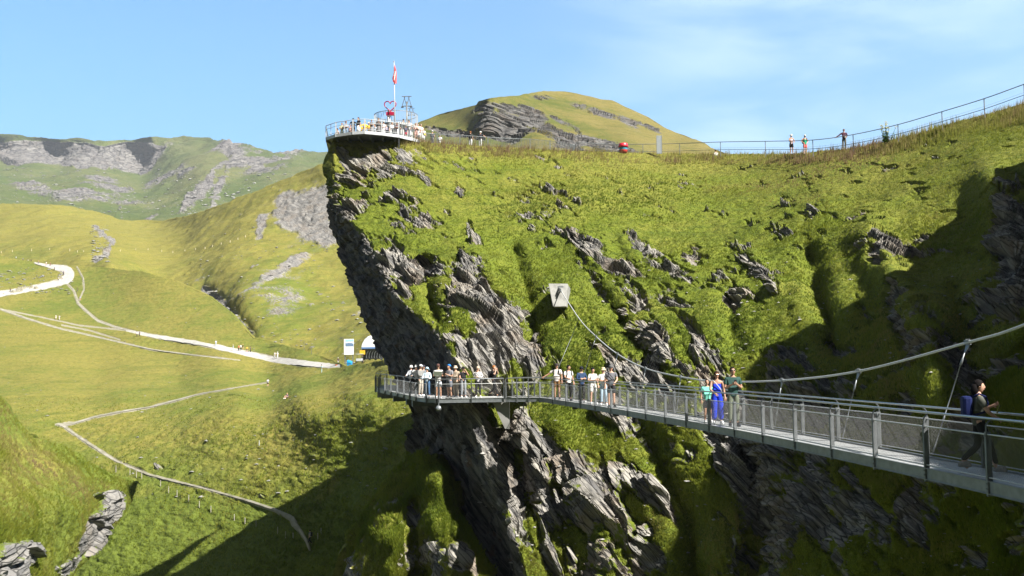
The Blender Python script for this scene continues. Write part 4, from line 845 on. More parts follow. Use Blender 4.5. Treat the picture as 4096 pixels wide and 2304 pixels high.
# rail fence along the ridge
RF = [(576,141.9,95),(607,144.1,95.3),(642.8,144.2,95.2),(679.5,143.5,94.5),(720.3,142,91),(765.2,141.3,85.5),(812.7,140,79.5),(853,134.6,77.5),(897.9,124.6,74.5),(941.8,111.7,71.5),(984,98.7,68.5),(1024,84.3,66),(1075,66,62)]
rf = thing('ridge_railing', at(765, 152, 85), 'thin dark two rail fence following the grassy skyline up to the right', 'railing')
tp_ = [at(*q) for q in RF]
MB().tube(cr_(tp_, 5), .030, 6).build('top_rail', M_post, rf, True)
MB().tube(cr_([p-Vector((0, 0, .72)) for p in tp_], 5), .022, 6).build('lower_rail', M_post, rf, True)
MB().tube(cr_([p-Vector((0, 0, .55)) for p in tp_], 5), .006, 5).build('wire', M_post, rf, True)
for p in tp_: m = MB(); m.bar(p-Vector((0, 0, 1.35)), p+Vector((0, 0, .03)), .05, .06); m.build('post', M_post, rf)
# litter bin and info panel by the ridge path
bp = at(623.4, 153, 93.5); lb = thing('litter_bin', bp, 'squat red litter bin with blue bag showing, beside the ridge railing', 'litter bin')
m = MB(); m.lathe(bp, [(.34, 0), (.40, .25), (.40, .28)], 18); m.build('base', simple('faded_red', (.55, .05, .04), .5), lb, True)
m = MB(); m.lathe(bp+Vector((0, 0, .28)), [(.38, 0), (.41, .10), (.37, .2), (.40, .27)], 18); m.build('blue_bag', simple('blue_plastic_bag', (.06, .30, .42), .4, var=.3), lb, True)
m = MB(); m.lathe(bp+Vector((0, 0, .55)), [(.47, 0), (.47, .14), (.42, .33), (.40, .36), (.1, .37)], 18); m.build('lid', simple('bright_red', (.68, .03, .06), .4), lb, True)
pp = at(659.3, 153.5, 93.8); ip = thing('info_panel', pp, 'narrow upright grey steel panel beside the red bin on the ridge', 'panel')
m = MB(); m.box(pp+Vector((0, 0, .85)), (.50, .10, 1.75)); m.build('panel', simple('grey_panel', (.33, .36, .37), .5, .4), ip, bevel=.01)
m = MB(); m.box(pp+Vector((.26, 0, .85)), (.03, .13, 1.78)); m.build('frame', M_post, ip)
# ================================================================== people
SKIN = {'l': (.62, .36, .25), 'm': (.46, .26, .17), 'd': (.30, .16, .10)}
def cloth(c): return simple('cloth_%02x%02x%02x' % tuple(int(x*255) for x in c), c, .85, 0, .2, .12, 9)
def skinm(k): return simple('skin_'+k, SKIN[k], .55, 0, .35, .04)
HAIRC = {'black': (.012, .010, .010), 'brown': (.05, .025, .015), 'blonde': (.42, .27, .12), 'orange': (.42, .16, .05), 'grey': (.25, .24, .23)}
DG = []
def skin_eval(nodes, edges, sub=2):
    """one smooth continuous surface grown round a skeleton; nodes = (position, radius)"""
    me = bpy.data.meshes.new('t'); me.from_pydata([n[0] for n in nodes], edges, []); o = bpy.data.objects.new('t', me); COL.objects.link(o)
    sm = o.modifiers.new('s', 'SKIN'); sm.use_smooth_shade = True; sm.branch_smoothing = .3
    for k, n in enumerate(nodes):
        r = n[1]; me.skin_vertices[0].data[k].radius = (r, r) if not hasattr(r, '__len__') else r
    me.skin_vertices[0].data[0].use_root = True
    if sub: ss_ = o.modifiers.new('b', 'SUBSURF'); ss_.levels = sub; ss_.render_levels = sub
    bpy.context.view_layer.update(); dg = bpy.context.evaluated_depsgraph_get(); r = bpy.data.meshes.new_from_object(o.evaluated_get(dg))
    V = [v.co.copy() for v in r.vertices]; Fs = [tuple(p.vertices) for p in r.polygons]
    bpy.data.objects.remove(o); bpy.data.meshes.remove(me); bpy.data.meshes.remove(r); return V, Fs
def head_geo(c, M, s=1.0, female=False):
    """face with brow, nose, lips, chin and ears; c = centre, M = orientation (x right, y forward, z up)"""
    n, m_ = 26, 20; V = []; 
    for i in range(m_+1):
        ph = math.pi*i/m_
        for k in range(n):
            th = 2*math.pi*k/n; x = math.sin(ph)*math.sin(th); y = math.sin(ph)*math.cos(th); z = math.cos(ph)
            X, Y, Z = x*.073, y*.092, z*.118
            if z < 0: X *= 1-.30*(-z)**1.3; Y = Y*(1-.16*(-z)) + .012*(-z)*max(y, 0)
            if y > 0:
                g = lambda a, b_, sa, sb: math.exp(-((x-a)/sa)**2-((z-b_)/sb)**2)
                Y += .024*g(0, -.12, .13, .16)+.008*g(0, .1, .12, .25)+.007*g(0, -.46, .22, .09)+.010*g(0, -.80, .3, .14)
                Y -= .009*(g(.36, .06, .2, .12)+g(-.36, .06, .2, .12)); Y += .005*(g(.36, .22, .3, .07)+g(-.36, .22, .3, .07))
            if abs(x) > .9 and abs(z+.02) < .25 and y < .25: X += math.copysign(.014*math.exp(-((z+.02)/.2)**2-((y+.05)/.22)**2), x)
            V.append(c+M @ (Vector((X, Y, Z))*s))
    Fs = [(i*n+k, (i+1)*n+k, (i+1)*n+(k+1) % n, i*n+(k+1) % n) for i in range(m_) for k in range(n)]
    return V, Fs
def person(loc, yaw, H, label, group, skin='l', hair='black', hairlen=0, top=None, sleeve='short', bottom=None, leg='long', dress=None, hat=None, hatc=None, pack=None, packside=0, arms='down', legs='stand', lvl=1, shades=False, shoe=(.8, .8, .8), bag=None, look=0, tilt=0, phone=None, female=False, lean=0.0, armL=None, armR=None, sash=None, jacket=None, nod=0, shirttail=None, hold=None, wide=1.0):
    """yaw: heading in degrees, 0 = facing the camera (-y), + turns towards the right of the picture"""
    root = thing('person', loc, label, 'person', group, world=False, rz=R(yaw)); S = H/1.70
    def J(x, y, z): return Vector((x*S, -y*S, z*S))          # local: y forward -> -Y in object space
    sit = legs == 'sit'; zb = .0
    hipz = .92 if not sit else .16
    up_ = lambda z: hipz+(z-.92)
    ln = lean
    def T(x, y, z):   # torso points, with forward lean
        dz = z-.92; return J(x, y+dz*math.sin(ln), hipz+dz*math.cos(ln))
    pel, spn, chs, nk, hdl = T(0, 0, .95), T(0, .01, 1.10), T(0, .01, 1.28), T(0, -.005, 1.43), T(0, .015, 1.52)
    hd = T(0, .03, 1.585)
    sw = (.165 if female else .185)*wide
    shl = [T(sx*sw, 0, 1.375) for sx in (-1, 1)]; hip = [T(sx*.085, 0, .90) for sx in (-1, 1)]
    POS = {'down': ((.235, -.02, 1.10), (.245, .07, .87)), 'rail': ((.24, .10, 1.13), (.20, .36, 1.07)), 'phone': ((.235, .04, 1.10), (.06, .27, 1.22)), 'face': ((.26, .16, 1.22), (.09, .17, 1.50)), 'photo': ((.24, .22, 1.22), (.07, .36, 1.44)), 'hips': ((.34, -.05, 1.15), (.17, .06, 1.02)),
           'up': ((.30, .02, 1.55), (.25, .05, 1.80)), 'fold': ((.25, .06, 1.12), (-.02, .20, 1.14)), 'swing': ((.24, .12, 1.12), (.24, .28, .95)), 'back': ((.25, -.12, 1.10), (.26, -.16, .86)), 'out': ((.36, .05, 1.18), (.50, .18, 1.02)), 'lap': ((.24, .12, 1.12), (.12, .30, 1.0)), 'side': ((.40, .0, 1.20), (.62, .05, 1.08))}
    aL, aR = (armL or arms), (armR or arms)
    el, ha = [], []
    for sx, ar in ((-1, aL), (1, aR)):
        e, h_ = POS[ar]; el.append(T(sx*e[0], e[1], e[2])); ha.append(T(sx*h_[0], h_[1], h_[2]))
    if sit: kn = [J(sx*.12, .40, .50) for sx in (-1, 1)]; an = [J(sx*.13, .66, .09) for sx in (-1, 1)]
    elif legs == 'walk': kn = [J(-.09, .16, .50), J(.09, -.01, .47)]; an = [J(-.09, .25, .09), J(.09, -.30, .15)]
    elif legs == 'cross': kn = [J(-.06, .08, .49), J(.08, .0, .48)]; an = [J(-.02, .12, .08), J(.09, -.02, .08)]
    elif legs == 'wide': kn = [J(-.14, .03, .49), J(.13, .02, .49)]; an = [J(-.19, 0, .08), J(.18, -.01, .08)]
    else: kn = [J(-.095, .02, .49), J(.10, .03, .48)]; an = [J(-.10, -.02, .08), J(.115, -.01, .08)]
    toe = [a+J(sx*.03, .15, -.045) for a, sx in zip(an, (-1, 1))]
    if legs == 'walk': toe[1] = an[1]+J(.0, .11, -.10)
    if sit: toe = [a+J(0, .10, .05) for a in an]
    f = 1.0 if not female else .93
    cl_ = .80 if (top or dress) else 1.0; nodes = [(pel, .125*S*f*cl_), (spn, .115*S*f*cl_), (chs, .135*S*f), (nk, .06*S), (hdl, .055*S)]; E = [(0, 1), (1, 2), (2, 3), (3, 4)]
    for i in (0, 1):
        b_ = len(nodes); nodes += [(shl[i], .06*S*f), (el[i], .042*S*f), (ha[i], .028*S)]; E += [(2, b_), (b_, b_+1), (b_+1, b_+2)]
        d = (ha[i]-el[i]).normalized(); sx = (-1, 1)[i]
        if lvl >= 2:
            w_ = ha[i]+d*.045*S; nodes.append((w_, (.040*S, .020*S))); pb = len(nodes)-1; E.append((b_+2, pb))
            sd_ = d.cross(Vector((0, -1, 0))); 
            if sd_.length < .2: sd_ = d.cross(Vector((0, 0, 1)))
            sd_.normalize(); cur = d.cross(sd_).normalized()
            for q, (o_, ln_) in enumerate(((-.030, .062), (-.010, .072), (.010, .068), (.029, .052))):
                n0 = len(nodes); p0 = w_+sd_*o_*S+d*.025*S; p1 = p0+d*ln_*.55*S+cur*.008*S; p2 = p1+d*ln_*.35*S+cur*.022*S; nodes += [(p0, .0095*S), (p1, .0085*S), (p2, .007*S)]; E += [(pb, n0), (n0, n0+1), (n0+1, n0+2)]
            n0 = len(nodes); p0 = w_+sd_*-.042*S-d*.012*S; p1 = p0+sd_*-.022*S+d*.03*S; nodes += [(p0, .011*S), (p1, .009*S)]; E += [(pb, n0), (n0, n0+1)]
        else: nodes.append((ha[i]+d*.085*S, .030*S)); E.append((b_+2, b_+3))
        b_ = len(nodes); mid = hip[i].lerp(kn[i], .5); nodes += [(hip[i], .095*S*f), (mid, .078*S*f), (kn[i], .055*S), (kn[i].lerp(an[i], .35)+J(0, -.012, 0), .054*S), (an[i], .036*S)]; E += [(0, b_), (b_, b_+1), (b_+1, b_+2), (b_+2, b_+3), (b_+3, b_+4)]
        if lvl >= 1: nodes.append((toe[i], .034*S)); E.append((b_+4, b_+5))
    V, Fs = skin_eval(nodes, E, 2 if lvl >= 2 else 1)
    Mh = Matrix.Rotation(R(look), 3, 'Z') @ Matrix.Rotation(-nod, 3, 'X') @ Matrix(((1, 0, 0), (0, -1, 0), (0, 0, 1)))
    mb = MB(); mb.add(V, Fs)
    if lvl >= 1:
        hv, hf = head_geo(hd, Mh, S); mb.add(hv, hf)
    else: mb.lathe(hd, [(.03*S, -.11*S), (.07*S, -.05*S), (.08*S, .02*S), (.06*S, .09*S), (.01*S, .11*S)], 8)
    body = mb.build('body', skinm(skin), root, True)
    # hair
    hc = HAIRC.get(hair)
    if hc:
        m = MB(); n_ = 16; m.lathe(hd+Mh @ Vector((0, -.012*S, .012*S)), [(.082*S, -.03*S), (.087*S, .02*S), (.080*S, .065*S), (.055*S, .105*S), (.01*S, .125*S)], n_, Mh, .98, 1.14)
        # open the face: pull the front rim up
        for k, v in enumerate(m.v[:n_*2]):
            l = Mh.transposed() @ (Vector(v)-hd)
            if l.y > .035*S: m.v[k] = tuple(hd+Mh @ Vector((l.x, l.y-.012*S, max(l.z, .062*S))))
        if hairlen:
            L_ = hairlen*S; hh = hd+Mh @ Vector((0, -.05*S, 0)); m.tube([hh+Vector((0, 0, .04*S)), hh+Mh @ Vector((0, -.025*S, 0))+Vector((0, 0, -.08*S)), hh+Mh @ Vector((0, -.03*S, 0))+Vector((0, 0, -L_))], [.075*S, .078*S, .03*S], 10)
        m.build('hair', simple('hair_'+hair, hc, .85, 0, .08), root, True)
    if hat:
        m = MB(); c_ = hd+Mh @ Vector((0, -.005*S, 0)); hm = cloth(hatc)
        if hat == 'cap':
            m.lathe(c_, [(.090*S, .035*S), (.093*S, .06*S), (.083*S, .10*S), (.05*S, .132*S), (.01*S, .140*S)], 18, Mh, .98, 1.12)
            P_ = []
            for k in range(9): a = math.pi*(k/8); P_.append((math.cos(a)*.075*S, (.075+.085*math.sin(a))*S))
            top_ = [c_+Mh @ Vector((x, y, .047*S-.02*S*max(0, y/S-.09)*8)) for x, y in P_]; m.add(top_+[p-Vector((0, 0, .010*S)) for p in top_], [tuple(range(9)), tuple(range(17, 8, -1))]+[(k, k+9, k+10, k+1) for k in range(8)])
        else:
            br_ = .165 if hat == 'sun' else .135; m.lathe(c_, [(br_*S, .005*S), (br_*S, .012*S), (.098*S, .045*S), (.093*S, .06*S), (.088*S, .105*S), (.07*S, .135*S), (.01*S, .142*S)], 20, Mh, .98, 1.08)
        m.build('hat', hm, root, True)
    if shades or lvl >= 2:
        m = MB()
        if shades:
            for sx in (-1, 1): m.lathe(hd+Mh @ Vector((sx*.030*S, .093*S, .012*S)), [(.005*S, -.004*S), (.024*S, -.003*S), (.026*S, 0), (.024*S, .004*S)], 10, Mh @ Matrix.Rotation(-math.pi/2, 3, 'X'), 1.1, .85); m.bar(hd+Mh @ Vector((sx*.058*S, .085*S, .015*S)), hd+Mh @ Vector((sx*.078*S, 0, .012*S)), .005*S, .007*S)
            m.bar(hd+Mh @ Vector((-.012*S, .098*S, .016*S)), hd+Mh @ Vector((.012*S, .098*S, .016*S)), .005*S, .005*S); m.build('sunglasses', simple('dark_lenses', (.01, .01, .012), .15, 0, .6), root, True)
        else:
            for sx in (-1, 1): m.lathe(hd+Mh @ Vector((sx*.029*S, .079*S, .008*S)), [(.002*S, 0), (.011*S, .002*S), (.009*S, .007*S)], 10, Mh @ Matrix.Rotation(-math.pi/2, 3, 'X'), 1.2, .6)
            m.build('eyes', simple('eyes_dark', (.02, .012, .01), .3, 0, .5), root, True)
        if lvl >= 2: m = MB(); m.lathe(hd+Mh @ Vector((0, .092*S, -.054*S)), [(.002*S, -.004*S), (.019*S, 0), (.014*S, .006*S)], 10, Mh @ Matrix.Rotation(-math.pi/2, 3, 'X'), 1.15, .40); m.build('mouth', simple('lips_'+skin, tuple(x*y for x, y in zip(SKIN[skin], (.85, .50, .50))), .5), root, True)
    # clothing, grown round the same skeleton
    def garment(name, nodes_, E_, col, sub=None):
        V, Fs = skin_eval(nodes_, E_, (2 if lvl >= 2 else 1) if sub is None else sub); m = MB(); m.add(V, Fs); return m.build(name, cloth(col), root, True)
    if top:
        g = 1.17; n_ = [(T(0, 0, 1.0), (.150*S*f, .125*S*f)), (T(0, .0, .86), (.160*S*f, .138*S*f)), (spn, (.142*S*f, .125*S*f)), (chs, (.160*S*f, .135*S*f)), (T(0, 0, 1.405), .085*S)]; e_ = [(0, 1), (0, 2), (2, 3), (3, 4)]
        if sleeve != 'none':
            for i in (0, 1):
                b_ = len(n_); n_.append((shl[i], .076*S*f)); e_.append((3, b_))
                if sleeve == 'short': n_.append((shl[i].lerp(el[i], .72), .062*S*f)); e_.append((b_, b_+1))
                else: n_ += [(el[i], .054*S), (el[i].lerp(ha[i], .9), .044*S)]; e_ += [(b_, b_+1), (b_+1, b_+2)]
        else:
            for i in (0, 1): b_ = len(n_); n_.append((shl[i].lerp(chs, .25), .062*S*f)); e_.append((3, b_))
        garment('jacket' if jacket else 'shirt', n_, e_, top)
    if dress:
        L_ = .45 if leg == 'skirt' else .16; n_ = [(T(0, 0, 1.02), (.130*S, .112*S)), (T(0, 0, .90), (.160*S, .140*S)), (J(0, 0, L_+(up_(.92)-L_)*.5), (.19*S, .16*S)), (J(0, 0, L_), (.22*S, .18*S)), (spn, (.125*S, .11*S)), (chs, (.145*S, .125*S)), (T(0, .01, 1.40), .06*S)]
        garment('dress', n_, [(0, 1), (1, 2), (2, 3), (0, 4), (4, 5), (5, 6)], dress)
    if bottom:
        fw = {'long': 1.0, 'shorts': 1.15, 'wide': 1.45, 'skirt': 1}[leg]
        if leg == 'skirt': garment('skirt', [(T(0, 0, .98), .135*S), (T(0, 0, .90), .16*S), (J(0, .02, hipz-.25), .19*S), (J(0, .02, hipz-.58), .24*S)], [(0, 1), (1, 2), (2, 3)], bottom)
        else:
            n_ = [(T(0, 0, .93), (.150*S*f, .135*S*f)), (T(0, 0, 1.06), (.140*S*f, .122*S*f))]; e_ = [(0, 1)]
            for i in (0, 1):
                mid = hip[i].lerp(kn[i], .5); b_ = len(n_); n_ += [(hip[i], .108*S*f), (mid, .088*S*fw)]; e_ += [(0, b_), (b_, b_+1)]
                if leg == 'shorts': n_.append((hip[i].lerp(kn[i], .86), .082*S*fw)); e_.append((b_+1, b_+2))
                else: n_ += [(kn[i], .068*S*fw), (an[i]+J(0, 0, .05), .056*S*fw*(1.15 if leg == 'wide' else 1))]; e_ += [(b_+1, b_+2), (b_+2, b_+3)]
            garment('shorts' if leg == 'shorts' else 'trousers', n_, e_, bottom)
    if lvl >= 1:
        for i in (0, 1):
            d = (toe[i]-an[i]); d.z = 0; d.normalize(); c_ = an[i].lerp(toe[i], .42); m = MB(); pr = [(.045*S, -.075*S), (.05*S, -.06*S), (.046*S, -.02*S), (.036*S, .03*S), (.01*S, .035*S)]
            a = math.atan2(d.y, d.x); m.lathe(Vector((c_.x, c_.y, an[i].z)), pr, 12, Matrix.Rotation(a, 3, 'Z'), 2.5, 1); m.build('shoe', cloth(shoe), root, True)
    if pack:
        c_ = T(0, -.20, 1.20) if not packside else T(packside*.20, -.16, 1.18); m = MB(); m.box(c_, (.29*S, .17*S, .42*S), Matrix.Rotation(-ln*0, 3, 'X')); o = m.build('backpack', cloth(pack), root, bevel=.05*S)
        m = MB()
        for sx in (-1, 1): m.tube([T(sx*.10, -.13, 1.38), T(sx*.115, .0, 1.455), T(sx*.12, .115, 1.40), T(sx*.125, .145, 1.28), T(sx*.14, .09, 1.12), T(sx*.13, -.12, 1.05)], .020*S, 6)
        m.build('shoulder_straps', cloth(tuple(x*.8 for x in pack)), root, True)
    if sash:
        m = MB(); m.tube([T(-.14, .02, 1.43), T(-.06, .155, 1.33), T(.06, .16, 1.18), T(.16, .08, 1.02)], .012*S, 6); m.build('bag_strap', cloth(sash), root, True)
    if bag:
        c_ = T(.12, .17, 1.02); m = MB(); m.box(c_, (.20*S, .08*S, .13*S)); m.build('bag', cloth(bag), root, bevel=.02*S)
    if phone:
        c_ = (ha[0]+ha[1])/2+J(0, .06, .05) if armR is None else ha[1]+J(0, .04, .06); m = MB(); m.box(c_, (.078*S, .012*S, .16*S), Matrix.Rotation(.35, 3, 'X')); m.build('phone', simple('phone_black', (.015, .015, .018), .2), root, bevel=.004)
    if hold: hold(root, ha, S)
    return root
def deck_pt(px, side=.5):
    best = None
    for i in np.linspace(I0, I1, 500):
        p = bn(i).lerp(bf(i), side); q = proj([tuple(p)])[0][0]
        if best is None or abs(q-px) < best[0]: best = (abs(q-px), i, p)
    return best[2]+Vector((0, 0, .18))
def P_(px, side, yaw, H, label, **k): return person(deck_pt(px, side), yaw, H, label, 'visitors crossing the footbridge', **k)
WH, BK, NV, GY = (.78, .78, .76), (.018, .018, .02), (.03, .05, .10), (.13, .13, .14)
P_(557.5, .30, -8, 1.74, 'person in white t-shirt, black cap and brown shorts with one hand on the rail', top=(.78, .70, .66), bottom=(.20, .11, .045), leg='shorts', hat='cap', hatc=(.05, .04, .04), armL='side', armR='down', pack=(.03, .03, .03), lvl=2, shoe=(.02, .02, .02), skin='m')
P_(569, .35, 25, 1.68, 'person in white polo shirt and black trousers looking aside beside the one in brown shorts', top=WH, bottom=BK, arms='rail', armR='down', look=35, pack=(.03, .03, .035), lvl=2, shoe=(.2, .2, .22), skin='m')
P_(581.5, .35, 20, 1.63, 'person in dark navy outfit and navy cap with a blue jacket round the arms', top=(.03, .06, .13), sleeve='long', bottom=BK, hat='cap', hatc=(.015, .018, .03), arms='fold', look=20, lvl=2, shades=True)
P_(593, .35, 15, 1.60, 'person in white shirt, white shorts and black cap looking down on the bridge', top=(.76, .74, .70), bottom=(.76, .73, .68), leg='shorts', hat='cap', hatc=BK, arms='down', armL='fold', nod=.5, female=True, lvl=2)
P_(604, .42, -5, 1.62, 'person in cream bucket hat, white top and pale jeans with a dark chest bag', top=WH, bottom=(.42, .55, .66), hat='bucket', hatc=(.66, .54, .34), arms='fold', bag=BK, female=True, lvl=2, shades=True, hair='brown')
P_(612, .30, 0, 1.74, 'person in grey t-shirt, black shorts and grey cap with a strap across the chest', top=(.17, .17, .185), bottom=(.03, .03, .033), leg='shorts', hat='cap', hatc=(.12, .12, .12), arms='down', armR='lap', sash=BK, lvl=2, shades=True, shoe=BK)
P_(708, .40, 5, 1.36, 'child in mint green t-shirt beside the woman in blue', top=(.22, .72, .55), bottom=BK, leg='shorts', arms='down', nod=.4, look=-15, lvl=2, skin='m', shirttail=1)
P_(717.5, .42, 0, 1.62, 'person with long dark hair in royal blue wide legged jumpsuit smiling in the sun', top=(.015, .045, .55), sleeve='none', bottom=(.015, .045, .55), leg='wide', hair='brown', hairlen=.24, arms='down', armL='lap', female=True, lvl=2, shades=True, skin='m', sash=(.75, .73, .7))
P_(733.5, .50, 0, 1.76, 'person in dark green t-shirt and olive trousers looking down at a phone', top=(.035, .085, .075), bottom=(.16, .18, .13), arms='phone', phone=1, look=5, nod=.25, lvl=2, shades=True, skin='m', shoe=(.04, .05, .07))
# the walker in the shade at the right edge
wk = deck_pt(980, .62)
def pk_(root, ha, S): pass
person(wk, 78, 1.60, 'person with dark ponytail in olive shirt walking right in shade, blue backpack on the back', 'visitors crossing the footbridge', top=(.13, .135, .11), bottom=(.02, .02, .022), hair='black', hairlen=.22, arms='phone', armL='lap', legs='walk', pack=(.008, .016, .09), female=True, lvl=2, phone=1, shoe=(.35, .33, .30), wide=1.08, skin='l')
# people on the walkway platform
def wpt(px, back=.55):
    best = None
    for k in range(len(OUT)-1):
        for t_ in np.linspace(0, 1, 25):
            p = OUT[k].lerp(OUT[k+1], t_).lerp(INN[k].lerp(INN[k+1], t_), back/2.3)+Vector((0, 0, .18)); e = abs(proj([tuple(p)])[0][0]-px)
            if best is None or e < best[0]: best = (e, p)
    return best[1]
def Q_(px, back, yaw, H, label, **k): return person(wpt(px, back), yaw, H, label, 'visitors on the cliff walkway', **k)
Q_(411.5, 1.2, -20, 1.60, 'person in white bucket hat and white jacket, leftmost at the walkway rail', top=(.70, .72, .76), sleeve='long', bottom=BK, hat='bucket', hatc=WH, arms='rail', female=True)
Q_(416.5, 1.5, 10, 1.62, 'person in white sun hat and white top holding a camera to the chest', top=WH, sleeve='long', bottom=BK, hat='bucket', hatc=WH, arms='photo', female=True)
Q_(420.5, .5, 55, 1.72, 'person in white cap, grey hoodie and beige trousers facing along the rail', top=(.24, .24, .23), sleeve='long', bottom=(.48, .43, .36), hat='cap', hatc=WH, arms='rail')
Q_(427.5, .4, -10, 1.60, 'person in pale blue sun hat and denim leaning on the walkway rail', top=(.55, .66, .74), sleeve='long', bottom=(.07, .15, .28), hat='sun', hatc=(.45, .60, .70), arms='rail', nod=.4, female=True)
def hold_box(root, ha, S):
    m = MB(); m.box((ha[0]+ha[1])/2+Vector((0, -.06, .02)), (.42, .03, .22)); m.build('map_board', simple('olive_board', (.10, .12, .08), .7), root)
Q_(423.8, 1.5, 0, 1.64, 'person in dark cap and grey shirt, mostly hidden behind the pale blue sun hat', top=(.20, .22, .25), bottom=GY, hat='cap', hatc=(.05, .05, .07), arms='fold')
Q_(438.5, .5, 0, 1.78, 'person in brown cap and white t-shirt holding up an open dark board, white shorts', top=(.66, .64, .62), bottom=(.68, .72, .76), leg='shorts', hat='cap', hatc=(.12, .06, .05), arms='phone', shades=True, skin='m', hold=hold_box)
Q_(449.5, .5, -40, 1.76, 'person in bright blue cap, grey t-shirt and shorts looking at a phone', top=(.25, .25, .27), bottom=(.15, .16, .19), leg='shorts', hat='cap', hatc=(.03, .22, .62), arms='phone', phone=1, nod=.5, skin='m', shoe=BK)
Q_(455.5, 1.4, -30, 1.66, 'person in beige shirt and cream hat half hidden behind the one in blue cap', top=(.45, .36, .27), bottom=(.40, .34, .26), hat='bucket', hatc=(.62, .52, .38), arms='down')
Q_(463, .9, 20, 1.62, 'person in black cap and black t-shirt raising one hand to the brow, grey jeans', top=BK, bottom=(.28, .30, .32), hat='cap', hatc=BK, armL='lap', armR='face', arms='down', female=True)
Q_(478.5, .9, 0, 1.62, 'person in pale cap taking a photo, white sleeves under black vest', top=(.62, .60, .60), sleeve='long', bottom=BK, hat='cap', hatc=(.62, .50, .36), arms='photo', armR='fold', female=True, hair='blonde', sash=BK)
Q_(494, 1.0, 70, 1.66, 'person with ginger hair in all black striding right with hand to mouth', top=BK, bottom=BK, hair='orange', armR='face', armL='face', legs='walk', pack=BK, female=True, shoe=BK)
# crowd on the upper platform
UP = [(337.5,90,'m','up white',dict(top=(.55,.45,.4),bottom=GY,armL='side'),'person in beige top leaning over the far left corner of the platform'),
 (342,88,'l','',dict(top=(.55,.55,.35),bottom=(.5,.52,.3),arms='fold',female=True),'person in pale olive outfit second from the left end of the platform'),
 (346,87.6,'m','',dict(top=(.30,.34,.38),bottom=(.20,.28,.36),arms='fold'),'person with black hair and grey shirt in jeans near the left end of the platform'),
 (350.6,88.6,'l','',dict(top=(.5,.3,.25),bottom=GY,arms='down'),'person in reddish top half hidden behind the one all in black on the platform'),
 (353.2,86.4,'d','',dict(top=BK,bottom=BK,leg='shorts',hat='cap',hatc=BK,arms='hips',shoe=WH),'person in black t-shirt, black shorts and cap with back to the platform rail'),
 (358.6,86.2,'l','',dict(top=BK,bottom=(.8,.79,.76),leg='skirt',hairlen=.2,female=True,arms='down'),'person in black top and long white skirt on the platform'),
 (361,88.4,'m','',dict(top=(.7,.4,.05),bottom=GY,arms='fold'),'person in orange shirt behind the long white skirt on the platform'),
 (364.8,87.5,'l','',dict(top=(.82,.52,.06),sleeve='long',bottom=(.3,.25,.2),leg='shorts',hat='cap',hatc=(.6,.4,.2),arms='side'),'person in bright yellow jacket with arms out at the middle of the platform'),
 (369,88.2,'m','',dict(top=(.75,.5,.12),bottom=GY,leg='shorts',hat='bucket',hatc=(.7,.55,.4),arms='lap'),'person in cream hat and mustard top right of the yellow jacket'),
 (371.5,86.6,'m','',dict(top=GY,bottom=(.25,.24,.25),leg='skirt',arms='fold',female=True),'person in dark grey top and grey skirt near the middle platform post'),
 (375,88.8,'l','',dict(top=(.45,.5,.55),bottom=(.35,.4,.45),arms='down'),'person in pale blue grey clothes behind the middle of the platform rail'),
 (378.6,86.6,'m','',dict(top=(.10,.09,.09),bottom=(.20,.19,.19),leg='skirt',arms='phone',female=True,hairlen=.15),'person in charcoal dress looking down at a phone on the platform'),
 (383.5,87.4,'l','',dict(top=(.72,.72,.74),bottom=WH,hat='cap',hatc=WH,arms='lap',pack=(.5,.5,.5)),'person in white cap, pale shirt and white trousers right of the charcoal dress'),
 (386.2,88.8,'m','',dict(top=(.42,.40,.5),sleeve='long',bottom=GY,arms='fold',hairlen=.2,female=True),'person in mauve jacket directly under the heart frame'),
 (392,88.2,'l','',dict(top=(.75,.75,.75),bottom=WH,arms='down',female=True),'person all in white at the foot of the flagpole'),
 (397,87.8,'m','',dict(top=(.2,.12,.14),bottom=WH,arms='fold',hairlen=.15,female=True),'person in dark red top and white trousers right of the flagpole'),
 (398.8,89.2,'l','',dict(top=BK,bottom=BK,hat='bucket',hatc=WH,arms='face'),'person in white hat and black shirt beside the ring of bars')]
for k, (px, d, sk, _, kw, lab) in enumerate(UP):
    v = at(px, 130, d); person(Vector((v.x, v.y, ZP+.17)), (37*k) % 90-45, 1.56+.05*((k*7) % 3), lab, 'visitors on the upper platform', skin=sk, **kw)
v = at(388.8, 110, 90.2); person(Vector((v.x, v.y, ZP+.17+1.93-.35)), 60, 1.66, 'person in dark t-shirt with raised arm posing inside the red heart frame', None, top=(.04, .035, .05), bottom=(.75, .75, .75), arms='photo', hat='cap', hatc=BK, hairlen=.2, female=True, skin='l')
v = at(403.4, 118, 90.6); person(Vector((v.x, v.y, ZP+1.0)), 150, 1.64, 'person in black with light backpack standing inside the ring of bars', 'visitors on the upper platform', top=BK, bottom=GY, pack=(.35, .32, .28), arms='down')
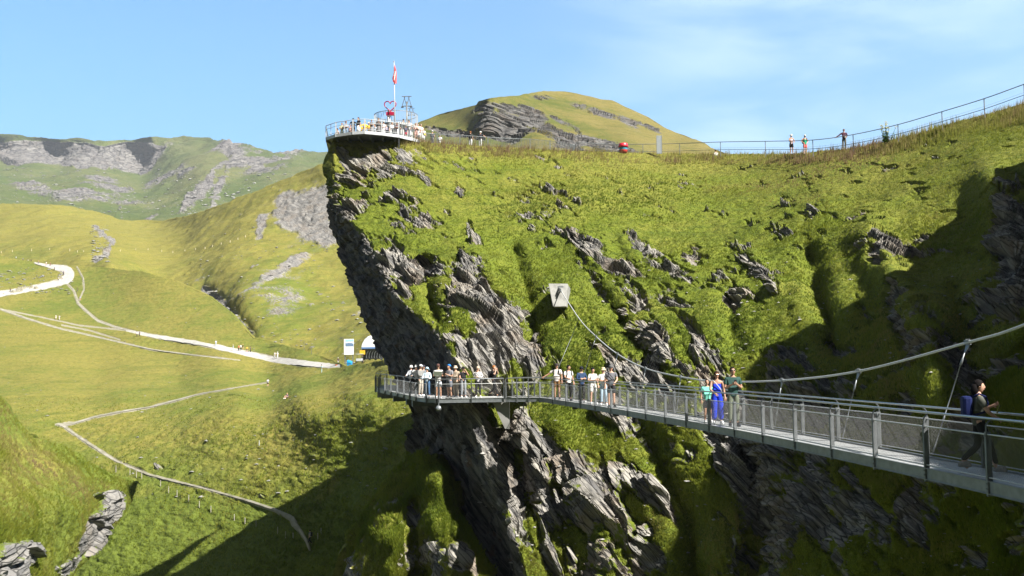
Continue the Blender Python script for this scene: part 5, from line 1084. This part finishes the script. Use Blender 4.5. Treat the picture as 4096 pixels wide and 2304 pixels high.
RAMP = [(405.8, 139.5, 88.0, dict(top=(.08, .08, .13), bottom=(.5, .05, .08), leg='shorts', arms='down', skin='m'), 1.25, 'child in navy t-shirt and red shorts on the ramp at the platform end'), (409.3, 139, 88.6, dict(top=WH, bottom=(.6, .62, .66), hat='cap', hatc=GY, arms='down'), 1.72, 'person in white t-shirt and grey cap behind the child in red shorts'),
 (416, 141.5, 88.4, dict(top=(.70, .42, .36), bottom=(.62, .36, .30), leg='shorts', arms='phone', shades=True, hair='blonde', female=True), 1.66, 'person in salmon pink outfit and sunglasses at the top of the ridge path'), (418.6, 141.2, 89.4, dict(top=(.8, .78, .74), bottom=WH, leg='skirt', arms='down', female=True, hair='brown'), 1.6, 'person in loose white dress just right of the salmon pink outfit'),
 (421, 141.8, 89.8, dict(top=WH, bottom=(.7, .7, .68), arms='down', hair='grey'), 1.62, 'grey haired person in white shirt stepping onto the ridge path'), (423.6, 144, 90, dict(top=(.75, .72, .7), bottom=WH, leg='skirt', arms='down', bag=(.75, .75, .05), female=True, hair='orange'), 1.45, 'person in white with bright yellow bag at the start of the picket fence')]
for px, py, d, kw, H, lab in RAMP: person(at(px, py, d), (px*53) % 80-40, H, lab, 'visitors walking on the ridge path', **kw)
RDG = [(432.5, 147.5, 92.5, dict(top=GY, bottom=GY, hat='cap', hatc=WH), 1.6, 'person in white cap seen behind the left part of the picket fence'), (440, 150.5, 93, dict(top=WH, bottom=WH, hair='grey'), 1.5, 'stooping person in white behind the picket fence'),
 (470.6, 148.3, 95.0, dict(top=(.05, .06, .05), bottom=WH, pack=BK, hair='orange'), 1.66, 'person in black top and white shorts behind the picket fence'), (480.6, 148.4, 95.2, dict(top=(.05, .05, .06), bottom=WH, hat='bucket', hatc=(.8, .76, .7), armL='side', armR='side'), 1.66, 'person in white hat with both elbows out behind the picket fence')]
for px, py, d, kw, H, lab in RDG: person(at(px, py, d), 160, H, lab, 'visitors walking on the ridge path', **kw)
def sky_p(px, pytop, d, H, yaw, lab, **kw): v = at(px, pytop, d); person(v-Vector((0, 0, H)), yaw, H, lab, 'visitors by the ridge railing', **kw)
sky_p(791, 134.6, 83.5, 1.68, 10, 'person in striped white vest, black shorts and white hat on the skyline', top=(.62, .48, .50), sleeve='none', bottom=BK, leg='shorts', hat='bucket', hatc=WH, arms='lap', shades=True, female=True, skin='m', lvl=2)
sky_p(804.7, 135, 82.2, 1.66, 15, 'person in bright green top and coral shorts on the skyline', top=(.02, .42, .24), sleeve='none', bottom=(.75, .18, .16), leg='shorts', hat='cap', hatc=WH, arms='hips', female=True, lvl=2, pack=(.03, .05, .06))
sky_p(843.7, 129.2, 79, 1.68, -12, 'person in dark patterned shirt and white belt bag with one arm stretched along the railing', top=(.10, .04, .06), sleeve='long', bottom=(.16, .15, .11), hair='black', armL='side', armR='lap', bag=(.62, .74, .74), lvl=2, shades=True, skin='m')
v = at(715.6, 150.5, 93); person(v-Vector((0, 0, .86)), 180, 1.70, 'person with brown hair and white shirt sitting in the grass below the railing', None, top=WH, bottom=GY, hair='brown', legs='sit', arms='lap')
# walkers in the meadow
MP = [(16, 259.6, 'mid', dict(top=(.6,.7,.8), bottom=GY), 'tiny walker in pale blue, farthest left on the distant road'), (23, 261, 'mid', dict(top=(.1,.15,.3), bottom=BK), 'tiny walker in dark blue, second from left on the distant road'), (28, 262.2, 'mid', dict(top=WH, bottom=(.3,.35,.3)), 'tiny walker in white where the road meets the skyline of the knoll'), (31, 262.2, 'mid', dict(top=BK, bottom=BK), 'tiny walker in black beside the one in white on the distant road'),
 (38.4, 263.6, 'm', dict(top=(.5,.2,.15), bottom=(.1,.1,.2)), 'tiny walker in red brown top alone on the distant road'), (46.5, 265.6, 'm', dict(top=WH, bottom=(.5,.3,.3)), 'tiny walker in white at the top of the road bend'), (50.5, 266, 'm', dict(top=(.2,.12,.06), bottom=(.25,.12,.05)), 'tiny walker in brown at the top of the road bend'),
 (54.3, 271, 'm', dict(top=BK, bottom=BK), 'small walker in black on the inside of the road bend'), (64, 275, 'm', dict(top=(.05,.05,.1), bottom=BK), 'small walker in black on the outside of the road bend'), (58.8, 280.7, 'm', dict(top=WH, bottom=BK, legs='walk'), 'walker in white shirt and black trousers coming down the road bend'), (62, 280.2, 'm', dict(top=WH, bottom=GY, leg='shorts'), 'walker in white shirt and grey shorts coming down the road bend'),
 (10, 292, 'm', dict(top=BK, bottom=BK, legs='wide'), 'walker all in black at the left edge beside the road bank'), (77, 292, 'm', dict(top=BK, bottom=(.1,.1,.15)), 'walker in black at the top of the eroded trail'), (80, 300.5, 'm', dict(top=WH, bottom=(.6,.3,.25), pack=(.3,.35,.5)), 'walker in white with blue pack on the eroded trail'),
 (55.7, 319.8, 'm', dict(top=WH, bottom=WH, leg='skirt'), 'walker in long white dress on the faint track'), (59.4, 320, 'm', dict(top=WH, bottom=WH, pack=(.1,.15,.3)), 'walker in white with dark pack beside the long white dress'), (137, 337.4, 'm', dict(top=(.8,.7,.68), bottom=(.05,.05,.05), legs='walk'), 'walker in white top where the trail joins the gravel path'), (139.4, 336.7, 'm', dict(top=BK, bottom=BK), 'walker in black where the trail joins the gravel path'),
 (215.7, 346.2, 'm', dict(top=(.6,.68,.75), bottom=(.5,.58,.68), hat='cap', hatc=WH), 'lone walker in pale blue on the gravel path'), (233, 351.4, 'm', dict(top=(.3,.42,.5), bottom=WH, hat='cap', hatc=WH), 'walker in white trousers and blue vest left of the group on the gravel path'), (238.8, 351.4, 'm', dict(top=(.7,.25,.1), bottom=BK), 'walker in orange top, left in the group on the gravel path'), (240.8, 350.6, 'm', dict(top=(.55,.6,.65), bottom=BK), 'walker in pale grey top in the middle of the group on the gravel path'), (243, 350.3, 'm', dict(top=BK, bottom=(.6,.4,.3), leg='shorts', hat='cap', hatc=(.8,.5,.3)), 'walker in black t-shirt and shorts in the group on the gravel path'),
 (247.3, 352.7, 'm', dict(top=(.85,.45,.05), bottom=GY, leg='shorts'), 'walker in vivid orange t-shirt on the gravel path'), (250.5, 352.5, 'm', dict(top=(.06,.07,.08), bottom=BK), 'walker all in dark clothes at the right of the group on the gravel path'), (274.8, 358.4, 'm', dict(top=WH, bottom=WH, leg='long'), 'walker all in white, left of a pair on the gravel path'), (277.7, 358.4, 'm', dict(top=WH, bottom=WH, hat='sun', hatc=WH), 'walker in white with wide hat, right of a pair on the gravel path'),
 (321.4, 373.4, 'm', dict(top=(.35,.62,.62), bottom=(.55,.75,.72), hair='black'), 'walker in mint green standing on the grass just below the gravel path'), (268, 386.7, 'm', dict(top=(.55,.6,.65), bottom=BK, leg='shorts'), 'lone walker in pale shirt and black shorts at the end of the thin trail'),
 (309.5, 544.5, 'm', dict(top=(.30,.33,.36), bottom=BK, pack=BK, legs='walk'), 'walker with black pack in the deep shade at the bottom of the trail'), (363, 363.4, 'mid', dict(top=(.06,.05,.06), bottom=(.35,.2,.15), hair='orange', legs='wide'), 'person in black top holding a bicycle beside the lift station'), (338.2, 364.4, 'mid', dict(top=(.04,.04,.045), bottom=(.45,.46,.47), hat='cap', hatc=WH), 'person in white cap and black t-shirt standing left of the tall sign'), (381.5, 358.5, 'mid', dict(top=(.6,.6,.62), bottom=(.3,.3,.35), hair='grey'), 'grey haired person in pale shirt at the right end of the lift station')]
PXR = {}
for k, (px, py, ter_, kw, lab) in enumerate(MP):
    g_ = ground('meadow' if ter_ == 'm' else 'mid_hills', px, py)
    if ter_ == 'm': g_ = Vector(TER['meadow']['P'][int(np.argmin(np.hypot(TER['meadow']['px']-px, TER['meadow']['py']-py)+(~TER['meadow']['vis'])*50))])
    person(g_, (k*71) % 360, 1.70, lab, 'walkers in the meadow', lvl=0, **kw); PXR[lab] = g_
g_ = ground('meadow', 287, 398.5); person(g_, -25, 1.72, 'person in dark top sitting in the meadow grass with bare legs stretched out', None, top=(.12, .10, .14), bottom=(.12, .10, .14), leg='shorts', legs='sit', arms='lap', skin='l', hair='blonde')
m = MB(); tb = thing('day_pack', g_+Vector((.55, .1, .0)), 'bright red backpack lying beside the person sitting in the meadow', 'backpack'); m.box(g_+Vector((.55, .1, .16)), (.5, .3, .3)); m.build('pack_body', cloth((.7, .04, .05)), tb, bevel=.1)
m = MB(); m.tube([g_+Vector((.45, -.06, .30)), g_+Vector((.60, -.10, .36)), g_+Vector((.72, -.06, .28))], .02, 5); m.build('strap', cloth((.05, .02, .02)), tb)
# ================================================================== small things in the meadow
def zup(px, pyt, g): 
    q = proj([tuple(g)])[2][0]; return at(px, pyt, q).z
def fpost(name, px, pyt, pyb, ter_, lab, grp, cat='fence post', col=None, w=.12):
    g_ = ground(ter_, px, pyb); h_ = max(.7, min(2.0, zup(px, pyt, g_)-g_.z)); o = thing(name, g_, lab, cat, grp, world=False); m = MB(); m.tube([(0, 0, -.1), (0, 0, h_*.93), (0, 0, h_)], [w/2, w/2, w*.3], 6); m.build('stake', col or M_wood, o)
    m = MB(); m.box((0, -w*.55, h_*.8), (w*.4, w*.3, w*.5)); m.build('insulator', M_dark, o)
M_wood = simple('weathered_wood', (.42, .39, .33), .85, 0, .2, .2, 8); M_woodl = simple('pale_wood', (.62, .55, .36), .85, 0, .2, .2, 8)
ORD = ['first', 'second', 'third', 'fourth', 'fifth', 'sixth', 'seventh', 'eighth', 'ninth', 'tenth', 'eleventh', 'twelfth', 'thirteenth', 'fourteenth', 'fifteenth', 'sixteenth', 'seventeenth', 'eighteenth', 'nineteenth', 'twentieth', 'twenty-first', 'twenty-second', 'twenty-third']
LF = [(735,675),(838,660),(935,680),(983,700),(1022,705),(1155,765),(1215,810),(1275,835),(1362,870),(1437,915),(1520,950),(1688,1010),(1767,1035),(1845,1050),(2003,1100),(2058,1135),(2113,1145),(2290,1145),(2312,1110),(128,360),(560,590),(595,605),(680,650)]
for k, (x, y) in enumerate(sorted(LF)): fpost('fence_post', x*.13875, 375+.13875*y-1, 375+.13875*y+5.5, 'meadow', 'thin grey wooden stake, %s from the left in the loose row below the zigzag trail' % ORD[k], 'stakes along the lower trail', w=.10)
for k, (x, y) in enumerate(((20,230),(45,240),(90,290))): fpost('fence_post', x*.13875, 375+.13875*y, 375+.13875*y+6, 'meadow', 'thin grey wooden stake, %s from the left edge behind the near slope' % ORD[k], 'stakes at the left edge', w=.10)
fpost('fence_post', 1870*.13875, 375+.13875*487, 375+.13875*508, 'meadow', 'single short white stake on the tussocky slope above the trail', None, w=.12, col=M_white)
FF = [(12,935),(88,928),(230,920),(367,915),(510,921),(567,930),(617,930),(883,925),(998,915),(1087,916),(1192,927),(1270,935),(1360,925),(1438,915),(1505,905),(1565,890),(1630,873),(1693,857),(1750,838),(1805,820)]
for k, (x, y) in enumerate(FF): fpost('fence_post', x*.1359, 125+.1359*y-1.2, 125+.1359*y+.8, 'mid_hills', 'tiny pale stake, %s from the left in the long row across the distant golden hills' % ORD[k], 'stakes across the distant hills', w=.34, col=M_woodl)
for x, y0, y1, l_ in ((305, 340.3, 349, 'left'), (311.2, 343, 354.3, 'right')): fpost('marker_pole', x, y0, y1, 'meadow', 'tall thin grey pole, %s one of two on the grass left of the tall sign' % l_, None, 'pole', M_post, .10)
# tall information sign
g0 = ground('mid_hills', 349, 365.5); g0 = at(349, 366.6, 196); q_ = 196.; S_ = q_/F
sg = thing('information_sign', g0, 'tall blue and white two post sign beside the gravel path near the lift station', 'sign')
def sp(px, py): return at(px, py, q_)
for px in (345.2, 353.0): a, b_ = sp(px, 367.2), sp(px-.3, 340); m = MB(); m.bar(a-Vector((0, 0, .4)), b_, .20, .16); m.build('post', M_galv, sg)
m = MB(); a, b_ = sp(344.0, 339.0), sp(353.9, 354.7); cx = (a.x+b_.x)/2; m.box(((a.x+b_.x)/2, a.y-.02, (a.z+b_.z)/2), (b_.x-a.x, .18, a.z-b_.z)); m.build('board', simple('sign_white', (.80, .82, .84), .5), sg)
M_pic, t, b = nmat('mountain_picture'); co = N(t, 'ShaderNodeTexCoord').outputs['Generated']; sx2 = N(t, 'ShaderNodeSeparateXYZ'); t.links.new(co, sx2.inputs[0]); nn_ = noise(t, co, 3.5, 4)
hz_ = math_(t, 'ADD', sx2.outputs['Z'], math_(t, 'MULTIPLY', math_(t, 'SUBTRACT', nn_, .5), .7)); c_ = mixc(t, rng(t, hz_, .42, .50), (.10, .16, .26), (.66, .72, .78)); c_ = mixc(t, rng(t, hz_, .62, .72), c_, (.25, .58, .74)); t.links.new(c_, b.inputs['Base Color'])
for (x0, y0, x1, y1) in ((345.6, 339.6, 353.6, 346.2), (345.6, 347.0, 353.6, 352.4)):
    a, b_ = sp(x0, y0), sp(x1, y1); m = MB(); m.box(((a.x+b_.x)/2, a.y-.13, (a.z+b_.z)/2), (b_.x-a.x, .03, a.z-b_.z)); m.build('picture_panel', M_pic, sg)
a, b_ = sp(345.6, 353.1), sp(353.6, 354.5); m = MB(); m.box(((a.x+b_.x)/2, a.y-.13, (a.z+b_.z)/2), (b_.x-a.x, .03, a.z-b_.z)); m.build('blue_strip', simple('sign_blue', (.03, .17, .48), .5), sg)
bx = thing('blue_box', at(349, 366.4, 197.5), 'bright blue slanted box standing between the posts of the tall sign', 'box')
a = at(346.6, 366.4, 197.5); m = MB(); z0 = a.z; m.add([a, a+Vector((1.0, 0, 0)), a+Vector((1.15, .9, 0)), a+Vector((.1, .9, 0)), a+Vector((0, 0, 1.15)), a+Vector((1.0, -.1, .75)), a+Vector((1.25, .9, .95)), a+Vector((.15, .9, 1.35))], [(0,3,2,1),(4,5,6,7),(0,1,5,4),(1,2,6,5),(2,3,7,6),(3,0,4,7)]); m.build('bin_body', simple('bright_blue', (.02, .30, .66), .45), bx, bevel=.05)
a2 = a+Vector((.05, -.03, .2)); m = MB(); m.box(a2+Vector((.45, -.04, .35)), (.6, .03, .08)); m.build('slot', M_dark, bx)
# chairlift station
gs = at(371, 359.6, 205.); st = thing('lift_station', gs, 'white domed chairlift station with dark machinery, partly hidden behind the cliff', 'lift station'); k_ = 205/F
def sq(px, py, dd=0): return at(px, py, 205.+dd)
m = MB(); prof = [(361.6, 348.5), (361.5, 346), (362.6, 342.5), (364.6, 339.2), (368, 336.4), (372.6, 334.8), (376.5, 335.4), (380, 337.5), (383, 341), (384.3, 346), (384.3, 348.5)]
fr = [sq(*p) for p in prof]; n_ = len(fr); sl_ = [(0, 1.0), (.4, 1.0), (2.6, .98), (4.2, .9), (5.2, .75)]
V = []; cz = sq(373, 348.5)
for dy, sc in [(-.9, .93)]+sl_: V += [Vector((cz.x+(p.x-cz.x)*sc, p.y+dy, cz.z+(p.z-cz.z)*sc)) for p in fr]
m.add(V, [(i*n_+k, i*n_+k+1, (i+1)*n_+k+1, (i+1)*n_+k) for i in range(len(sl_)) for k in range(n_-1)]+[tuple(range(n_))]); m.build('dome', simple('bright_white_shell', (.85, .86, .88), .5), st)
a, b_ = sq(361.5, 347.2, -.95), sq(384.4, 348.5, -.95); m = MB(); m.box(((a.x+b_.x)/2, a.y-.05, (a.z+b_.z)/2), (b_.x-a.x, .06, a.z-b_.z)); m.build('blue_band', simple('band_blue', (.10, .20, .42), .5), st)
a, b_ = sq(362, 348.6, 0), sq(384, 350.2, 0); m = MB(); m.box(((a.x+b_.x)/2, a.y+2, (a.z+b_.z)/2), (b_.x-a.x, 5, a.z-b_.z)); m.build('machine_frame', M_post, st)
for px in (364, 369.5, 375.5, 381.5): m = MB(); a, b_ = sq(px, 350, 1.5), sq(px, 360, 1.5); m.bar(a, b_, .4, .4); m.build('column', M_dark, st)
a, b_ = sq(364, 350.2, 4.5), sq(383, 359, 4.5); m = MB(); m.box(((a.x+b_.x)/2, a.y, (a.z+b_.z)/2), (b_.x-a.x, .3, a.z-b_.z)); m.build('back_wall', M_dark, st)
for k in range(6):
    ch = thing('lift_chair', sq(366.2+k*2.6, 359), 'silver framed lift chair, %s from the left in the row under the white station dome' % ORD[k], 'lift chair', 'chairs under the lift station'); o_ = sq(366.2+k*2.6, 357.6, -.8)
    m = MB(); m.tube([o_+Vector((.5, 0, 1.5)), o_+Vector((.15, 0, .9)), o_+Vector((.05, 0, .1)), o_+Vector((.35, 0, -.25))], .06, 5); m.build('hanger_arm', M_galv, ch); m = MB(); m.box(o_+Vector((.25, .1, -.25)), (.55, 1.2, .10)); m.build('seat', M_dark, ch); m = MB(); m.box(o_+Vector((.0, .1, .1)), (.08, 1.2, .5)); m.build('backrest', M_dark, ch)
a, b_ = sq(359.8, 350.4, -1.5), sq(365.0, 354.6, -1.5); yb = thing('yellow_cabinet', sq(362.4, 360, -1.5), 'yellow cabinet on a post at the left corner of the lift station', 'cabinet'); m = MB(); m.box(((a.x+b_.x)/2, a.y, (a.z+b_.z)/2), (b_.x-a.x, .6, a.z-b_.z)); m.build('cabinet', simple('signal_yellow', (.72, .42, .02), .5), yb, bevel=.04); m = MB(); m.bar(((a.x+b_.x)/2, a.y, b_.z), ((a.x+b_.x)/2, a.y, b_.z-1.4), .12, .12); m.build('post', M_post, yb)
# small white cart and bicycle
gc = sq(359.4, 362.6, -2.5); ct = thing('utility_cart', gc, 'small white roofed cart parked left of the lift station', 'cart')
m = MB(); m.box(gc+Vector((0, 0, .55)), (1.2, 1.9, .55)); m.build('cart_body', M_white, ct, bevel=.08); m = MB(); m.box(gc+Vector((.1, 0, 1.75)), (1.5, 1.9, .10)); m.build('roof', M_white, ct, bevel=.04)
for sx in (-1, 1):
    for sy in (-1, 1): m = MB(); m.tube([gc+Vector((sx*.5, sy*.8, .8)), gc+Vector((sx*.55, sy*.8, 1.7))], .03, 5); m.build('roof_post', M_dark, ct); m = MB(); m.lathe(gc+Vector((sx*.6, sy*.65, .25)), [(.18, -.06), (.25, -.05), (.25, .05), (.18, .06)], 12, Matrix.Rotation(math.pi/2, 3, 'Y')); m.build('wheel', M_dark, ct)
gb = PXR.get('person in black top holding a bicycle beside the lift station', gs)+Vector((.35, -.3, .1)); bc = thing('bicycle', gb, 'dark bicycle held upright beside the lift station', 'bicycle')
for sx in (-.55, .55):
    w_ = MB(); w_.tube([gb+Vector((sx+.34*math.cos(2*math.pi*k/16), 0, .36+.34*math.sin(2*math.pi*k/16))) for k in range(16)], .03, 5, closed=True); w_.build('wheel', M_dark, bc)
m = MB()
for a, b_ in (((-.55, .36), (-.2, .85)), ((-.2, .85), (.42, .88)), ((.42, .95), (.55, .36)), ((-.55, .36), (0, .36)), ((0, .36), (-.2, .9)), ((0, .36), (.42, .8))): m.tube([gb+Vector((a[0], 0, a[1])), gb+Vector((b_[0], 0, b_[1]))], .022, 5)
m.build('frame', simple('bike_frame', (.25, .22, .2), .4), bc); m = MB(); m.box(gb+Vector((-.2, 0, .95)), (.25, .12, .06)); m.build('saddle', M_dark, bc); m = MB(); m.bar(gb+Vector((.42, -.3, 1.0)), gb+Vector((.42, .3, 1.0)), .03, .03); m.build('handlebar', M_dark, bc)
# resting hikers' packs by the sign
for k, (px, col, lb_) in enumerate(((336.6, (.55, .16, .05), 'orange and black pack at the left of the heap beside the tall sign'), (338.6, BK, 'bulky black pack in the heap beside the tall sign'), (341.3, (.13, .15, .16), 'small grey pack at the right of the heap beside the tall sign'))):
    p = at(px, 366.6, 196-k*.3); pk = thing('day_pack', p, lb_, 'backpack'); m = MB(); m.box(p+Vector((0, 0, .22)), (.5, .4, .42)); m.build('pack_body', cloth(col), pk, bevel=.12); m = MB(); m.tube([p+Vector((-.12, -.2, .4)), p+Vector((0, -.25, .5)), p+Vector((.12, -.2, .4))], .02, 5); m.build('strap', M_dark, pk)
# tall flowering plant on the skyline
gp = at(886, 143.5, 75.2); pl = thing('flowering_plant', gp, 'tall leafy plant with pale yellow flower heads on the skyline by the railing', 'plant')
ms_, ml, mf = MB(), MB(), MB(); prs = random.Random(5)
for k in range(13):
    a = prs.uniform(0, 6.28); r_ = prs.uniform(.1, .75); h_ = prs.uniform(.9, 1.75)*(1-.25*r_); tpp = gp+Vector((math.cos(a)*r_*1.1, math.sin(a)*r_*.6, h_)); bs = gp+Vector((math.cos(a)*r_*.45, math.sin(a)*.2, 0)); mid = bs.lerp(tpp, .5)+Vector((0, 0, .12)); ms_.tube([bs, mid, tpp], [.02, .015, .009], 5)
    for j in range(16):
        q = prs.uniform(.05, .78); c_ = bs.lerp(tpp, q); d = Vector((prs.uniform(-1, 1), prs.uniform(-1, .6), prs.uniform(-.1, .7))).normalized(); L2 = prs.uniform(.14, .30)*(1.15-q); u_ = d.cross(Vector((0, 0, 1))).normalized()*L2*.28; ml.add([c_, c_+d*L2*.5+u_+Vector((0, 0, .03)), c_+d*L2-Vector((0, 0, .04)), c_+d*L2*.5-u_+Vector((0, 0, .03))], [(0, 1, 2, 3)])
    for j in range(5): c_ = tpp+Vector((prs.uniform(-.09, .09), prs.uniform(-.09, .09), prs.uniform(-.07, .07))); mf.lathe(c_, [(.01, -.02), (.04, 0), (.03, .03), (.004, .04)], 7)
ms_.build('stems', simple('stem_green', (.10, .16, .03), .7), pl); ml.build('leaves', simple('leaf_green', (.07, .16, .02), .6), pl); o_ = mf.build('flowers', simple('pale_yellow_petals', (.72, .66, .30), .7), pl); o_['kind'] = 'stuff'
# ------------------------------------------------------------------ loose stones
def stones(ter, n, smin, smax, region, seed, col):
    T = TER[ter]; r_ = np.random.RandomState(seed); ok = T['vis'] & region(T['px'], T['py']) & (T['px'] > -10) & (T['px'] < 1040) & (T['path'] < .3); idx = np.nonzero(ok)[0]; pk = r_.choice(idx, n); P = T['P'][pk]
    b0 = np.array([(1,0,0),(-1,0,0),(0,1,0),(0,-1,0),(0,0,1),(0,0,-.5),(.7,.7,.3),(-.7,.6,.35),(.6,-.7,.4),(-.7,-.7,.3)], float); hull = np.array([(4,6,7),(4,7,9),(4,9,8),(4,8,6),(6,0,2),(6,2,7),(7,2,1),(7,1,9),(9,1,3),(9,3,8),(8,3,0),(8,0,6),(5,2,0),(5,1,2),(5,3,1),(5,0,3)])
    s = smin*(smax/smin)**(r_.rand(n)**2.2); a = r_.rand(n)*6.28; V = b0[None]*(1+.35*(r_.rand(n, 10, 1)-.5))*np.stack([s*r_.uniform(.8, 1.8, n), s, s*r_.uniform(.35, .7, n)], -1)[:, None]
    c, q = np.cos(a)[:, None], np.sin(a)[:, None]; V = np.stack([V[..., 0]*c-V[..., 1]*q, V[..., 0]*q+V[..., 1]*c, V[..., 2]], -1)+P[:, None]
    return np_mesh('stones', V.reshape(-1, 3), (hull[None]+np.arange(n)[:, None, None]*10).reshape(-1, 3), simple(*col), None, False, 'stuff')
stones('mid_hills', 1300, .12, .75, lambda x, y: (x > 185) & (y > 225) & (x+y*.4 > 300), 3, ('field_stone', (.27, .265, .24), .9))
stones('mid_hills', 260, .4, 1.5, lambda x, y: ((np.abs(x-213-(y-295)*.85) < 6) & (y > 292) & (y < 342)) | ((np.abs(x-100) < 9) & (y > 225) & (y < 262)), 4, ('field_stone', (.27, .265, .24), .9))
stones('meadow', 420, .08, .35, lambda x, y: (y < 500), 5, ('field_stone', (.27, .265, .24), .9))
stones('meadow', 130, .3, .9, lambda x, y: (x < 75) & (y > 268) & (y < 294), 6, ('field_stone', (.27, .265, .24), .9))
stones('mountains', 1500, .9, 4.0, lambda x, y: (y > 168) & ((x < 190) | (y > 172)) & (y < 215), 7, ('pale_boulder', (.36, .355, .335), .9))
stones('hillside', 900, .04, .14, lambda x, y: (y > 260) & (x > 420), 8, ('slate_chip', (.42, .40, .37), .9))
#MORE
#NEXT
# ------------------------------------------------------------------ air
bm = bmesh.new(); bmesh.ops.create_cube(bm, size=1)
me = bpy.data.meshes.new('haze'); bm.to_mesh(me); bm.free(); hz = bpy.data.objects.new('haze', me); COL.objects.link(hz)
hz.scale = (20000, 10400, 1100); hz.location = (0, 4400, -120+550); hz['kind'] = 'stuff'
m = bpy.data.materials.new('haze'); m.use_nodes = True; t = m.node_tree; t.nodes.clear(); o_ = t.nodes.new('ShaderNodeOutputMaterial'); pv = t.nodes.new('ShaderNodeVolumePrincipled')
pv.inputs['Density'].default_value = .000095; pv.inputs['Color'].default_value = (.90, .94, 1, 1); pv.inputs['Anisotropy'].default_value = .3; t.links.new(pv.outputs[0], o_.inputs['Volume']); me.materials.append(m)
